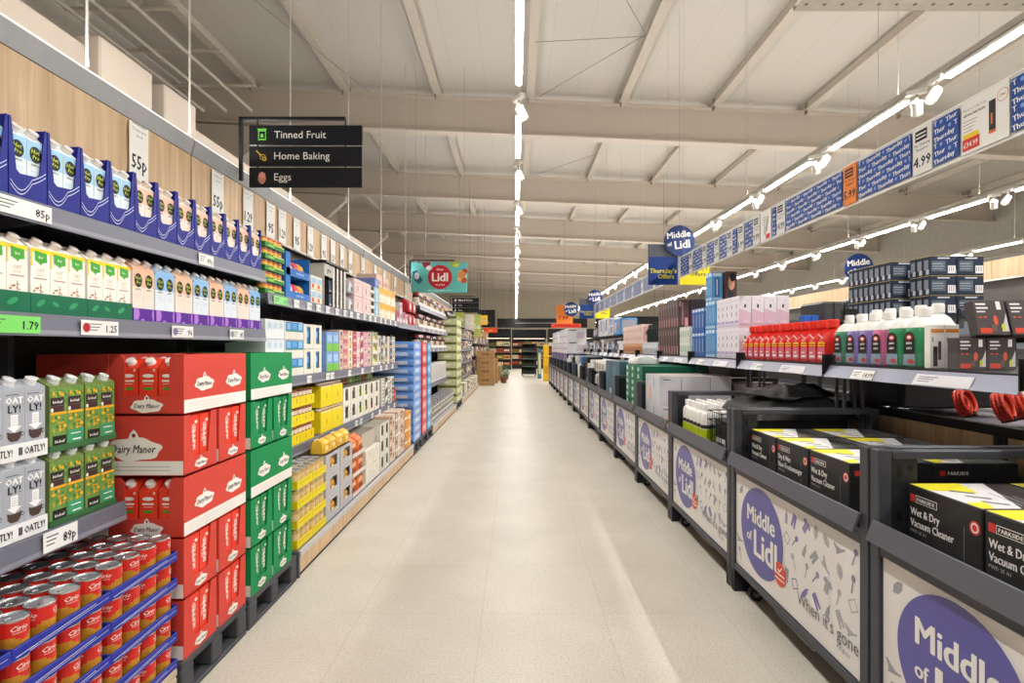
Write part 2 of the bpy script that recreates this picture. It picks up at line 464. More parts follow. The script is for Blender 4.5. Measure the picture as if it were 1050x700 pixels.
def shelving(name_label, y0, y1, shelves, fascia=True, deck=True, wood_kick=True, xback=-1.95, ups=None):
    root = empty('wall_shelving', (0, 0, 0))
    tag(root, name_label, 'shelving')
    MB().box(xback-.03, xback, y0, y1, 0, 2.5, BACK).build('back_panel', root)
    for yy in (ups or (y0+.012, y1-.012)):
        MB().box(xback, xback+.06, yy-.012, yy+.012, 0, 2.5, STEEL).build('upright', root)
    for (z, ya, yb) in shelves:
        s = MB().box(xback+.001, -1.458, ya, yb, z-.03, z, STEEL).build('shelf', root)
        price_rail_mesh(ya, yb, z, s)
        for yy in (ya+.02, (ya+yb)/2, yb-.02):
            MB().extr([(xback+.01, z-.031), (-1.5, z-.031), (-1.5, z-.045), (xback+.01, z-.12)], yy-.003, yy+.003, STEEL).build('bracket', s)
    if deck:
        d = MB().box(xback, -1.27, y0, y1, .12, .15, STEEL).build('base_deck', root)
        k = MB().box(-1.275, -1.26, y0+.01, y1, .025, .118, WOOD).build('kick_panel', root)
        MB().box(-1.272, -1.255, y0+.01, y1, .118, .15, RAIL_LIGHT).build('deck_trim', root)
        MB().box(-1.3, -1.27, y0+.01, y1, 0, .024, BLK).build('floor_strip', root)
        MB().box(-1.9, -1.26, y0-.012, y0+.008, 0, .15, M('55565d', .5)).build('end_plate', root)
    if fascia:
        f = MB(); yy = y0
        while yy < y1-.01:
            e = min(yy+1.25, y1); f.box(-1.905, -1.888, yy+.002, e-.002, 2.18, 2.455, WOOD); yy = e
        f = f.build('wood_fascia', root)
        MB().box(-1.91, -1.884, y0, y1, 2.165, 2.18, M('e4ded6', .4)).build('fascia_edge', root)
        MB().extr([(-1.93, 2.458), (-1.885, 2.458), (-1.865, 2.545), (-1.93, 2.545)], y0, y1, M('a3a4a6', .5)).build('light_canopy', root)
        MB().box(-1.93, -1.875, y0+.01, y1-.01, 2.547, 2.558, M('fbf8f0', .5, var=0, emit=.8)).build('uplight', root)
    return root

shelving('grey wall shelving bay holding oat drinks on two long shelves and one short shelf', .3, 3.17,
         [(1.78, .3, 3.17), (1.44, .3, 3.17), (.765, .3, 2.035)], deck=False, ups=(.32, 2.045, 3.15))
shelving('grey wall shelving bay with three shelves over a wood-fronted base, beyond the green cases', 3.18, 6.72,
         [(1.66, 3.2, 6.72), (1.15, 3.2, 6.72), (.685, 3.2, 6.72)], ups=(3.2, 4.4, 5.6, 6.7))
shelving('grey wall shelving bay with one high shelf above the stacked paper packs', 6.74, 8.26, [(1.65, 6.74, 8.26)], deck=False)
shelving('grey wall shelving bay of coffee jars beyond the paper packs', 8.28, 11.6,
         [(1.98, 8.28, 11.6), (1.65, 8.28, 11.6), (1.33, 8.28, 11.6), (.72, 8.28, 11.6)], ups=(8.3, 9.9, 11.58))
shelving('far grey wall shelving bay behind the pale green stack', 12.75, 18.4,
         [(1.95, 12.75, 18.4), (1.62, 12.75, 18.4), (1.3, 12.75, 18.4), (.95, 12.75, 18.4), (.55, 12.75, 18.4)], ups=(12.8, 14.5, 16.5, 18.3))
shelving('short link of wall shelving behind the pale green stack', 11.62, 12.73, [(2.1, 11.62, 12.73)], deck=False)

# thin rods that carry the canopy
for yy, nm in ((2.4, 'over the blue trays'), (3.2, 'beside the category sign')):
    pass
for i, yy in enumerate((2.42, 3.18, 4.6, 6.2, 7.7, 9.4, 11.5)):
    tag(MB().tube((-1.9, yy, 2.573), (-1.9, yy, 6.2), .006, M('c9c3ba', .4), 6).build('hanging_rod'),
        'thin pale rod holding up the shelving canopy, %s from the camera' % nth(i+1), 'rod', 'canopy rods')

# ---- price tickets in the rails
def ticket_proto(w, bg, txt, price, name='shelf_ticket', h=.05, badge=None):
    b = MB().box(-w/2, w/2, 0, .0015, 0, h, M(bg, .5, var=.02))
    o = b.build(name); tag(o, 'ticket', 'price label')
    p = MB()
    p.text(price, w/2-.008, h*.22, h*.5, -.0006, INK, .03, wmax=w*.38, align='R')
    for i, (a, c) in enumerate(((.08, .42), (.08, .36), (.08, .3))):
        if txt: p.box(-w/2+w*a+(.02 if badge else 0), -w/2+w*c+(.02 if badge else 0), -.0006, 0, h*(.72-.2*i), h*(.78-.2*i), M('5d5d63', .6, var=0))
    if badge: p.disc(-w/2+.022, h*.5, .016, .016, -.0006, M(badge, .5, var=0))
    p.build('print', o)
    return o
TX = -1.4475
def rail_ticket(proto, y, z, label):
    return put(proto, -1.4445, y, z-.058, LEFT, label)
T_w = lambda pr, w=.105, **k: ticket_proto(w, 'f1f0ee', 1, pr, **k)
rail_ticket(T_w('85p', .2), 1.60, 1.78, 'white 85p ticket in the rail under the first blue trays')
rail_ticket(T_w('89p', .12), 2.55, 1.78, 'white ticket in the top rail under the peach cartons')
rail_ticket(ticket_proto(.2, '7fdc6c', 1, '1.79'), 1.56, 1.44, 'green 1.79 ticket in the rail under the white oat cartons')
rail_ticket(T_w('1.25', .17, badge='b3202c'), 1.9, 1.44, 'white 1.25 ticket with red dot in the second rail')
rail_ticket(T_w('96', .15, badge='8a7aa8'), 2.37, 1.44, 'white 96 ticket under the purple trays')
rail_ticket(T_w('85', .14, badge='9a96a8'), 2.83, 1.44, 'white 85 ticket under the last purple trays')
rail_ticket(T_w('89p', .13, h=.062), 1.735, .765, 'white 89p ticket on the low rail under the grey oat cartons')
g = ticket_proto(.2, '8ede86', 1, '1.19')
rail_ticket(g, 3.36, 1.66, 'green ticket under the green trays of snack tins')
tp = T_w('95', .085)
for i, yy in enumerate([3.6, 3.82, 4.0, 4.2, 4.42, 4.62, 4.8, 5.0, 5.22, 5.42, 5.62, 5.85, 6.05, 6.3, 6.55]):
    rail_ticket(tp, yy, 1.66, 'small white ticket in the high rail beyond the blue display, %s along' % nth(i+1))
for i, yy in enumerate([3.82, 4.2, 4.3, 4.75, 5.15, 5.5, 5.85, 6.1, 6.4]):
    rail_ticket(tp, yy, 1.15, 'small white ticket in the rail below the bottled water, %s along' % nth(i+1))
for i, yy in enumerate([3.95, 4.3, 4.95, 5.1, 5.5, 5.8, 6.2, 6.5]):
    rail_ticket(tp, yy, .685, 'small white ticket in the low rail under the yellow packs, %s along' % nth(i+1))
for (z, nm) in ((1.65, 'upper'), (1.33, 'lower')):
    for i, yy in enumerate([8.6, 9.1, 9.6, 10.2, 10.8, 11.3]):
        rail_ticket(tp, yy, z, 'small white ticket in the %s rail of the coffee bay, %s along' % (nm, nth(i+1)))
# rail joints
for i, (yy, z) in enumerate(((2.07, 1.78), (2.03, 1.44), (2.61, 1.44))):
    pass

# ---- price cards hung from the wood fascia
def hang_card(price):
    o = MB().box(-.068, .068, 0, .003, 0, .27, CARDW).build('hanging_price_card'); tag(o, 'card', 'price card')
    p = MB(); p.text(price, 0, .045, .07, -.0008, INK, .035, wmax=.105)
    p.text('Tomato Juice', 0, .232, .014, -.0008, M('55555a', .6, var=0), 0, wmax=.1)
    p.text('Special', 0, .205, .012, -.0008, M('55555a', .6, var=0), 0, wmax=.07)
    p.box(-.05, .05, -.0008, 0, .262, .266, M('77777c', .6, var=0))
    p.build('print', o); return o
c55, c95, c_r = hang_card('55p'), hang_card('95'), hang_card('1.29')
cy = [2.72, 3.44, 3.83, 4.18, 4.39, 4.68, 4.99, 5.34, 5.6, 5.9, 6.2, 6.7, 7.3, 7.8, 8.5, 9.3, 10.2, 11.2]
for i, yy in enumerate(cy):
    p = c55 if i < 2 else (c95 if i % 2 else c_r)
    o = put(p, -1.876, yy, 2.175 if i else 2.178, LEFT, 'tall white price card hanging on the wood fascia, %s from the camera' % nth(i+1))

# ---- blue trays of small oat cartons on the top shelf
BLUE = M('142088', .5, var=.05); BLUED = M('1a2278', .55)
def carton(w, d, h, base, cap, draw, name='drink_carton', top=None, slant=.035):
    """slant-topped drink carton with a screw cap; draw(mb, w, h) prints its front"""
    b = MB(); bm = M(base, .42, var=.02)
    b.extx([(0, 0), (d, 0), (d, h), (d*.62, h), (0, h-slant)], -w/2, w/2, bm)
    if top: b.extx([(-.0006, h-slant), (d*.62, h+.0006), (d, h+.0006), (d, h-.008), (0, h-slant-.012)], -w/2-.0005, w/2+.0005, M(top, .42, var=.02))
    o = b.build(name); tag(o, 'carton', 'drink carton')
    if cap:
        c = MB(); a = math.atan2(slant, d*.62)
        c.T = TR(0, d*.3, h-slant*.52) @ Matrix.Rotation(a, 4, 'X')
        c.lathe([(.0165, 0), (.0165, .005), (.0155, .007), (.0155, .018), (.013, .019)], M(cap, .4, var=.02), 14)
        c.build('cap', o)
    p = MB(); draw(p, w, h); p.build('print', o)
    return o
def barista(tint):
    def d(p, w, h):
        t = M(tint, .45, var=0); y = -.0007
        p.quad(-w/2+.001, w/2-.001, h*.55, h*.84, y+.0002, t)
        p.disc(0, h*.66, w*.36, h*.115, y, M('14161a', .5, var=0), 24)
        lime = M('c8d83a', .5, var=0)
        p.text('Hot', -.001, h*.672, h*.062, y-.0004, lime, .04, wmax=w*.5, italic=.2)
        p.text('Pro', .001, h*.6, h*.055, y-.0004, lime, .04, wmax=w*.55, italic=.2)
        p.text('BARISTA', 0, h*.5, h*.028, y, INK, .04, wmax=w*.5)
        p.box(-w*.3, w*.3, y, y+.0003, h*.42, h*.425, t)
        p.box(-w*.22, w*.22, y, y+.0003, h*.385, h*.39, t)
    return d
blue_c = carton(.058, .058, .222, 'e3eef5', 'e9e4e2', barista('9fcdee'))
peach_c = carton(.058, .058, .222, 'f6e6dc', 'e9dcd2', barista('f0bfa4'))
def blue_tray():
    w, d, h = .128, .2, .236
    b = MB(); t = .003
    b.box(-w/2, w/2, 0, d, 0, t, BLUE)
    b.extx([(0, 0), (d, 0), (d, h), (.0, h)], -w/2, -w/2+t, BLUE)
    b.extx([(0, 0), (d, 0), (d, h), (.0, h)], w/2-t, w/2, BLUE)
    b.box(-w/2, w/2, d-t, d, 0, h, BLUED)
    lo = .088; k = .018
    b.extr([(-w/2+t, 0), (w/2-t, 0), (w/2-t, h), (w/2-.007, h), (w/2-.024, lo+.004), (w/2-.036, lo-.006), (-w/2+.036, lo-.012), (-w/2+.024, lo-.002), (-w/2+.007, h), (-w/2+t, h)], 0, t, BLUE)
    o = b.build('display_tray'); tag(o, 'tray', 'cardboard tray')
    p = MB(); wl = M('cfd6ee', .5, var=0)
    for j, off in enumerate((0, .012)):
        pts = [(-.06+.12*i/10, .038+off+.05*(i/10)**2.2 - .028*math.sin(PI*min(1, i/6))) for i in range(11)]
        for (xa, za), (xb, zb) in zip(pts, pts[1:]):
            p.add([(xa, -.0008, za), (xb, -.0008, zb), (xb, -.0008, zb+.003), (xa, -.0008, za+.003)], [(0,1,2,3)], wl)
    p.build('print', o)
    return o
bt = blue_tray(); nb = 16
for i in range(nb):
    yc = 3.165 - .1315*(nb-i-.5)
    put(bt, -1.475, yc, 1.781, LEFT, 'tall blue cardboard tray on the top shelf, %s from the camera end' % nth(i+1), 'blue trays on the top shelf')
    pr, nm = (blue_c, 'pale blue') if yc < 2.08 else (peach_c, 'peach')
    for s, q in ((-.0305, 'nearer'), (.0305, 'farther')):
        put(pr, -1.481, yc+s, 1.785, LEFT, '%s one of two %s cartons in the %s blue tray' % (q, nm, nth(i+1)), 'small cartons in blue trays')

# ---- second shelf: white oat drink in green trays, then barista cartons in purple trays
def oat(p, w, h):
    y = -.0007
    p.quad(-w/2, w/2, h*.8, h*.86, y+.0002, M('f1d51f', .5, var=0))
    p.quad(-w/2, -w/2+.005, h*.62, h*.83, y+.0001, M('f1d51f', .5, var=0))
    g = M('4bab3a', .5, var=0)
    p.poly([(-w*.3, h*.7), (-w*.05, h*.665), (.0, h*.64), (w*.1, h*.675), (w*.34, h*.69), (w*.32, h*.81), (-w*.32, h*.83)], y-.0003, g)
    p.text('bio', 0, h*.73, h*.04, y-.0006, WHITE, .03, wmax=w*.3)
    gold = M('c9a66b', .5, var=0)
    p.text('OAT', 0, h*.55, h*.05, y, gold, .0, wmax=w*.4)
    p.text('Drink', 0, h*.5, h*.03, y, gold, .0, wmax=w*.35)
    p.box(-w*.33, w*.33, y, y+.0003, h*.455, h*.47, M('b98a8a', .5, var=0))
    br = [M('b4865c', .5, var=0), M('c99f74', .5, var=0), M('8a5c3c', .5, var=0)]
    r = random.Random(3)
    for i in range(26):
        a = r.uniform(0, 2*PI); rr = r.random()**.6
        cx, cz = w*.36*rr*math.cos(a), h*(.24+.16*rr*math.sin(a))
        p.disc(cx, cz, .0045, .003, y-.0001*(i % 3), br[i % 3], 7)
    p.box(-.001, .001, y, y+.0003, h*.12, h*.4, br[0])
oat_c = carton(.069, .069, .232, 'f6f1ea', 'eadfd5', oat)
def low_tray(w, d, h, col, deco, name='low_tray', cat='cardboard tray'):
    b = MB(); t = .003; m = M(col, .55, var=.04)
    b.box(-w/2, w/2, 0, d, 0, t, m); b.box(-w/2, w/2, 0, t, t, h, m); b.box(-w/2, w/2, d-t, d, t, h, m)
    b.box(-w/2, -w/2+t, t, d-t, t, h, m); b.box(w/2-t, w/2, t, d-t, t, h, m)
    o = b.build(name); tag(o, 'tray', cat)
    if deco:
        p = MB(); deco(p, w, h); p.build('print', o)
    return o
def leafy(p, w, h):
    g = M('2f9a63', .5, var=0)
    for cx, s, a in ((-.075, 1, .6), (-.02, .8, -.4), (.05, 1.1, .5)):
        pts = []
        for i in range(12):
            t = 2*PI*i/12; x, z = .018*s*math.cos(t), .008*s*math.sin(t)
            pts.append((cx + x*math.cos(a)-z*math.sin(a), h*.55 + x*math.sin(a)+z*math.cos(a)))
        p.poly(pts, -.0007, g)
gt = low_tray(.219, .17, .066, '0e6b4b', leafy)
for j in range(5):
    yc = 1.0 + .2205*(j+.5)
    put(gt, -1.476, yc, 1.441, LEFT, 'low green tray under the white oat cartons, %s from the camera end' % nth(j+1))
    for q in range(3):
        put(oat_c, -1.481, yc+(q-1)*.0705, 1.446, LEFT, 'white oat drink carton with green leaf, %s along its row' % nth(j*3+q+1), 'white oat cartons on the second shelf')
        if j > 1: put(oat_c, -1.5515, yc+(q-1)*.0705, 1.446, LEFT, 'white oat drink carton in the hidden second row, %s along' % nth(j*3+q+1), 'white oat cartons in the second row')
def violet(p, w, h):
    a = M('b57fd8', .5, var=0)
    p.poly([(-w/2+.002, h*.1), (-w/2+.028, h*.15), (-w/2+.036, h*.55), (-w/2+.03, h*.97), (-w/2+.002, h*.97)], -.0007, a)
    p.poly([(w/2-.018, h*.97), (w/2-.024, h*.6), (w/2-.018, h*.1), (w/2-.012, h*.1), (w/2-.012, h*.97)], -.0007, a)
    p.disc(-.012, h*.12, .012, .006, -.0007, a, 12)
vt = low_tray(.131, .17, .052, '5b2399', violet)
big_p = carton(.061, .061, .238, 'f6e4d8', 'd8c9be', barista('f2bda0'), top='eeb899')
big_b = carton(.061, .061, .238, 'e6eef6', 'cfd2d6', barista('8dbdea'), top='8dbdea')
for j in range(8):
    yc = 2.106 + .1325*(j+.5)
    put(vt, -1.476, yc, 1.441, LEFT, 'purple tray holding two cartons, %s of eight from the camera end' % nth(j+1))
    pr, nm = (big_p, 'peach') if j % 2 == 0 else (big_b, 'blue')
    for s, q in ((-.031, 'nearer'), (.031, 'farther')):
        put(pr, -1.481, yc+s, 1.446, LEFT, '%s %s oat carton in the %s purple tray' % (q, nm, nth(j+1)), 'cartons in purple trays')

# ---- low shelf: grey oat cartons and green ones, two tiers
def oatly(p, w, h):
    y = -.0007; wh = M('f4f4f4', .5, var=0)
    p.text('OAT', 0, h*.71, h*.085, y, wh, .06, wmax=w*.86)
    p.text('LY!', 0, h*.595, h*.1, y, INK, .05, wmax=w*.72)
    p.box(-w*.4, w*.2, y, y+.0003, h*.82, h*.828, INK)
    p.poly([(-w*.17, h*.42), (-w*.34, h*.42), (0, h*.34), (w*.34, h*.42), (w*.17, h*.42), (w*.17, h*.57), (-w*.17, h*.57)], y, wh)
    for i in range(4): p.box(-w*.12, w*.12, y-.0004, y, h*(.44+.03*i), h*(.448+.03*i), M('b9bcc0', .5, var=0))
    p.T = TR(0, 0, h*.17)
    br = M('4b3a35', .5, var=0)
    p.poly([(-w*.34, h*.19), (-w*.3, h*.1), (-w*.15, h*.06), (w*.15, h*.06), (w*.28, h*.1), (w*.32, h*.19), (w*.18, h*.172), (-w*.18, h*.172)], y-.0005, br)
    p.disc(w*.37, h*.145, w*.08, h*.03, y, br, 12); p.disc(w*.37, h*.145, w*.04, h*.017, y-.0006, M('b9bdc4', .5, var=0), 12)
oat_g = carton(.07, .07, .232, 'a9aeb8', 'e6e7ea', oatly, slant=.022)
def oatly_t(p, w, h):
    for c in (-.055, .055):
        p.text('OATLY!', c+.008, h*.3, h*.44, -.0008, INK, .05, wmax=.07)
        p.box(c-.046, c-.034, -.0008, 0, h*.28, h*.75, M('55555a', .5, var=0))
ot = low_tray(.219, .15, .05, 'eef0f0', oatly_t)
for t in range(2):
    for j in range(3):
        yc = 1.72 - .2205*(j+.5)
        lv = ('lower', 'upper')[t]
        put(ot, -1.474, yc, .767+t*.238, LEFT, 'white tray of the %s tier of grey oat cartons, %s back towards the camera' % (lv, nth(j+1)))
        for q in range(3):
            put(oat_g, -1.479, yc+(q-1)*.0708, .771+t*.238, LEFT, 'grey oat drink carton, %s tier, %s towards the camera' % (lv, nth(j*3+3-q)), 'grey oat cartons')
            if t: put(oat_g, -1.5498, yc+(q-1)*.0708, .771+t*.238, LEFT, 'grey oat drink carton in the row behind, upper tier, %s towards the camera' % nth(j*3+3-q), 'grey oat cartons behind')
MB_hid = low_tray(.219*3, .0, .0, 'eef0f0', None) if False else None
def bioleaf(p, w, h):
    y = -.0007; ye = M('e3b428', .5, var=0); r = random.Random(5)
    p.quad(-w/2+.001, w/2-.001, h*.02, h*.88, y+.0003, M('6b9448', .5, var=.3, scale=60))
    for i in range(26):
        p.disc(r.uniform(-w*.4, w*.4), h*r.choice([.8, .78, .38, .42, .33, .28, .46]), r.uniform(.003, .008), r.uniform(.003, .008), y-.0001*(i % 4), [ye, M('cf9a1f', .5, var=0), M('3c7a3d', .5, var=0)][i % 3], 8)
    p.quad(-w*.46, w*.3, h*.63, h*.74, y-.0005, M('33272b', .5, var=0))
    p.text('bioleaf', -w*.06, h*.66, h*.045, y-.0008, WHITE, .04, wmax=w*.6)
    p.quad(-w*.46, w*.3, h*.54, h*.625, y-.0005, M('4a2f35', .5, var=0))
    p.disc(-w*.38, h*.57, w*.08, h*.03, y-.0007, WHITE, 10)
    p.quad(-w*.48, w*.46, h*.5, h*.535, y-.0005, M('f0b22a', .5, var=0))
def bl_a(p, w, h):
    bioleaf(p, w, h)
    p.quad(-w*.34, w*.44, h*.04, h*.2, -.0016, M('1d2320', .5, var=0))
    p.text('bioleaf', w*.05, h*.1, h*.045, -.002, WHITE, .04, wmax=w*.6)
def bl_b(p, w, h):
    bioleaf(p, w, h)
    p.quad(-w*.48, w*.48, h*.04, h*.26, -.0016, M('3f9f72', .5, var=0))
    p.box(-w*.3, w*.3, -.002, -.0016, h*.19, h*.205, WHITE); p.box(-w*.2, w*.3, -.002, -.0016, h*.1, h*.12, WHITE)
ba = carton(.068, .066, .228, '73864a', 'dfe6e6', bl_a, slant=.022); bb = carton(.068, .066, .228, '73864a', 'dfe6e6', bl_b, slant=.022)
bgt = low_tray(.285, .15, .02, '3c6c42', None)
for t in range(2):
    put(bgt, -1.474, 1.7225+.149, .767+t*.238, LEFT, 'thin green tray under the %s tier of yellow-flowered cartons' % ('lower', 'upper')[t])
    for q in range(4):
        yy = 1.7225+.149+(q-1.5)*.0685 + (.003 if q > 1 else -.003)
        put(bb if q % 2 else ba, -1.479, yy, .771+t*.238, LEFT, 'green and yellow oat carton, %s tier, %s from the red cases' % (('lower', 'upper')[t], nth(4-q)), 'green and yellow cartons')
        if t: put(ba, -1.547, yy, .771+t*.238, LEFT, 'green and yellow oat carton in the row behind, %s from the red cases' % nth(4-q), 'green and yellow cartons behind')

# ---- tomato tins in blue trays on a pallet
def tin():
    S = M('c6c8cc', .22, .9, var=.02); Rd = M('cf2a24', .35, var=.03); Gd = M('c08a2c', .4, .2, var=.05); Wh = M('f3ece4', .4, var=0)
    prof = [(.0345, 0), (.036, .002), (.0362, .006), (.0355, .008), (.0355, .038), (.0355, .044), (.0355, .05), (.0355, .055), (.0355, .0605), (.0355, .07), (.0355, .085), (.0362, .088), (.0364, .092), (.0345, .0935), (.033, .09)]
    mats = [S, S, S, Gd, Gd, Gd, Rd, Rd, Rd, Rd, Rd, S, S, S, S]
    n = 24
    def paint(k, i):
        if k == 5 and (i % 8) in (0, 1, 7, 2): return Rd
        if k == 4 and (i % 8) in (0, 1): return Rd
        return None
    o = MB().lathe(prof, mats, n, paint=paint).build('tomato_tin'); tag(o, 'tin', 'tin')
    lid = MB().lathe([(.0329, .089), (.03, .0895), (.029, .0885), (.02, .0885), (.0195, .0892)], M('b9bcc1', .25, .95, var=.02), n)
    lid.tube((-.004, 0, .0896), (-.018, 0, .0902), .0028, M('a4a7ac', .25, .9), 6)
    lid.build('lid', o)
    tx = MB()
    for a0 in (0, 120, 240):
        tx.T = RZ(a0); tx.text('Cirio', 0, .064, .014, -.0004, Wh, .03, wmax=.042, italic=.3, wrap=.0357); tx.text('POMODORI', 0, .057, .004, -.0004, Wh, .02, wmax=.03, wrap=.0357)
    tx.T = None; tx.build('lettering', o)
    return o
tn = tin()
def swoosh(p, w, h):
    wl = M('d9ddf2', .5, var=0)
    p.add([(-w/2+.01, -.0008, h*.2), (w/2-.06, -.0008, h*.62), (w/2-.06, -.0008, h*.68), (-w/2+.01, -.0008, h*.26)], [(0,1,2,3)], wl)
    p.add([(-w/2+.05, -.0008, h*.12), (w/2-.01, -.0008, h*.5), (w/2-.01, -.0008, h*.54), (-w/2+.05, -.0008, h*.16)], [(0,1,2,3)], wl)
    p.box(-w/2+.004, w/2-.004, -.0008, 0, h*.9, h*.94, M('6068c0', .5, var=0))
tt = low_tray(.333, .229, .033, '232f96', swoosh)
pb = M('4a4b50', .6, .1, var=.05)
def pallet(y0, y1, top='4a4b50', wood=False, lab=''):
    m = M('b9ab93', .7) if wood else pb; md = M('2c2d31', .6)
    root = empty('pallet', (-1.56, (y0+y1)/2, 0)); tag(root, lab, 'pallet')
    L = (y1-y0)/2
    b = MB(); b.bev(-.3, .3, -L, L, .118, .148, .004, m); b.build('deck', root)
    for x in (-.26, 0, .26):
        for yy in (-L+.04, 0, L-.04):
            MB().bev(x-.04, x+.04, yy-.04, yy+.04, .022, .117, .006, m).build('block', root)
    for x in (-.26, 0, .26): MB().bev(x-.04, x+.04, -L, L, .0, .021, .004, m).build('runner', root)
    return root
pallet(1.03, 2.035, wood=True, lab='pale pallet under the trays of tomato tins')
LV = .1
for lv in range(5):
    nmv = ('bottom', 'second', 'third', 'fourth', 'top')[lv]
    for j in range(3):
        yc = 2.037 - .335*(j+.5)
        put(tt, -1.262, yc, .149+lv*LV, LEFT, 'shallow blue tray in the %s layer of tins, %s from the red cases' % (nmv, nth(j+1)))
        for q in range(4):
            for dpt in range(3 if lv == 4 else 1):
                if dpt == 0: lb = 'red and gold tomato tin, %s layer, %s from the red cases' % (nmv, nth(j*4+4-q))
                else: lb = 'tomato tin, top layer, %s row behind the front, %s from the red cases' % (nth(dpt), nth(j*4+4-q))
                put(tn, -1.262-.0402-dpt*.0733, yc+(q-1.5)*.0825, .1525+lv*LV, RND.uniform(-.5, .9)+PI/2, lb, 'tomato tins')
# deeper on the same pallet: closed cartons with one more layer of tins on them
inner = MB().bev(-.5, .5, 0, .35, 0, .397, .004, M('a88a64', .7)).build('inner_carton')
tag(inner, 'brown carton on the pallet hidden behind the trays of tins', 'box'); inner.location = (-1.495, 1.537, .149); inner.rotation_euler = (0, 0, LEFT)
for j in range(3):
    yc = 2.037 - .335*(j+.5)
    put(tt, -1.494, yc, .547, LEFT, 'shallow blue tray of tins on the carton at the back, %s from the red cases' % nth(j+1))
    for q in range(4):
        for dpt in range(3):
            put(tn, -1.5342-dpt*.0733, yc+(q-1.5)*.0825, .5505, RND.uniform(-.5, .9)+PI/2,
                'tomato tin in back tray %s, row %s, %s towards the camera' % (nth(j+1), nth(dpt+1), nth(4-q)), 'tomato tins')

# ---- milk cases, red then green, on dark pallets
def cloud(p, cx, cz, s, y, txt='Dairy Manor', wmax=None, sq=1.0):
    W = M('f4efe8', .5, var=0); red = M('8e2b2a', .5, var=0)
    pts = []
    for i in range(40):
        a = 2*PI*i/40
        r = 1 + .07*math.sin(6*a)
        pts.append((cx+s*sq*r*math.cos(a), cz+s*.42*r*math.sin(a)))
    p.poly(pts, y, W)
    p.poly([(cx-s*.22*sq, cz+s*.3), (cx+s*.22*sq, cz+s*.3), (cx+s*.14*sq, cz+s*.56), (cx, cz+s*.72), (cx-s*.14*sq, cz+s*.56)], y-.0002, W)
    p.disc(cx, cz+s*.5, s*.07*sq, s*.08, y-.0005, red, 8)
    p.text(txt, cx, cz-s*.13, s*.3, y-.0008, M('53434a', .5, var=0), .03, wmax=s*1.6*sq, italic=.25)
def milk(p, w, h, tint):
    y = -.0007
    p.disc(0, h*.68, w*.32, h*.035, y, WHITE, 16)
    p.box(-w*.32, w*.32, y, y+.0003, h*.57, h*.6, WHITE); p.box(-w*.26, w*.26, y, y+.0003, h*.52, h*.54, M('f2b3a5', .5, var=0))
    p.disc(0, h*.44, w*.3, h*.028, y, M('4b9a2e', .5, var=0), 14)
    p.poly([(-w*.45, h*.05), (w*.2, h*.05), (w*.25, h*.2), (w*.05, h*.3), (-w*.2, h*.28), (-w*.4, h*.33), (-w*.45, h*.2)], y, M('23262a', .5, var=0))
    p.disc(-w*.05, h*.16, w*.13, h*.06, y-.0004, WHITE, 10)
    p.box(w*.28, w*.4, y, y+.0003, h*.76, h*.81, M('f0c9b8', .5, var=0))
def milk2(p, w, h, tint):                      # narrow view used in the aisle windows: upright white words
    y = -.0007
    p.text('SKIMMED', w*.12, h*.6, .022, y, WHITE, .05, wmax=.1, rot=PI/2)
    p.text('MILK 1L', -w*.2, h*.6, .011, y, M('f4d2c4', .5, var=0), .03, wmax=.06, rot=PI/2)
    p.disc(w*.2, h*.86, w*.14, h*.03, y, M('f2e6dc', .5, var=0), 10)
    p.poly([(-w*.4, h*.03), (w*.3, h*.03), (w*.2, h*.2), (-w*.1, h*.12), (-w*.3, h*.26)], y, M('23262a', .5, var=0))
    p.disc(-w*.25, h*.1, w*.1, h*.04, y-.0003, WHITE, 8)
mk = {}
for nm, base in (('red', 'e8402a'), ('green', '0e8449')):
    mk[nm] = (carton(.068, .068, .205, base, 'f0ece8', lambda p, w, h: milk(p, w, h, 0)),
              carton(.068, .068, .219, base, None, lambda p, w, h: milk2(p, w, h, 0), slant=.004))
CASE = {'red': ('d2463a', 'e8675a'), 'green': ('0c8a4c', '1f8f58')}
def case_long(colname):
    """long side solid with two logos, open window at the narrow end"""
    w, d, h = .28, .476, .226; t = .004
    a, _ = CASE[colname]; m = M(a, .6, var=.03); wh = M('efeae4', .6, var=.02)
    b = MB(); b.box(-w/2, w/2, 0, d, 0, t, m); b.box(-w/2, w/2, d-t, d, t, h, m)
    b.box(-w/2, -w/2+t, t, d-t, t, h, m); b.box(w/2-t, w/2, t, d-t, t, h, m)
    b.extr([(-w/2, 0), (w/2, 0), (w/2, h), (w/2-.04, h), (w/2-.055, h-.02), (w/2-.055, .07), (-w/2+.055, .07), (-w/2+.055, h-.02), (-w/2+.04, h), (-w/2, h)], 0, t, m)
    b.add([(w/2-t, 0, h), (w/2, 0, h), (w/2, d, h), (w/2-t, d, h)], [(0,1,2,3)], m)
    o = b.build('milk_case'); tag(o, 'case', 'milk case')
    p = MB(); cloud(p, 0, .03, .06, -.0008); p.build('logo', o)
    p = MB(); p.T = TR(w/2+.0006, d/2, 0) @ RZ(90)
    p.quad(-d/2+.002, d/2-.002, .002, .052, 0, wh)
    for i in range(3): p.box(-d/2+.03, d/2-.1, -.0006, 0, .012+.012*i, .0135+.012*i, M('cfc8c2', .6, var=0))
    cloud(p, -.1, .108, .066, -.0006); cloud(p, .13, .108, .066, -.0006)
    p.build('side_print', o)
    return o
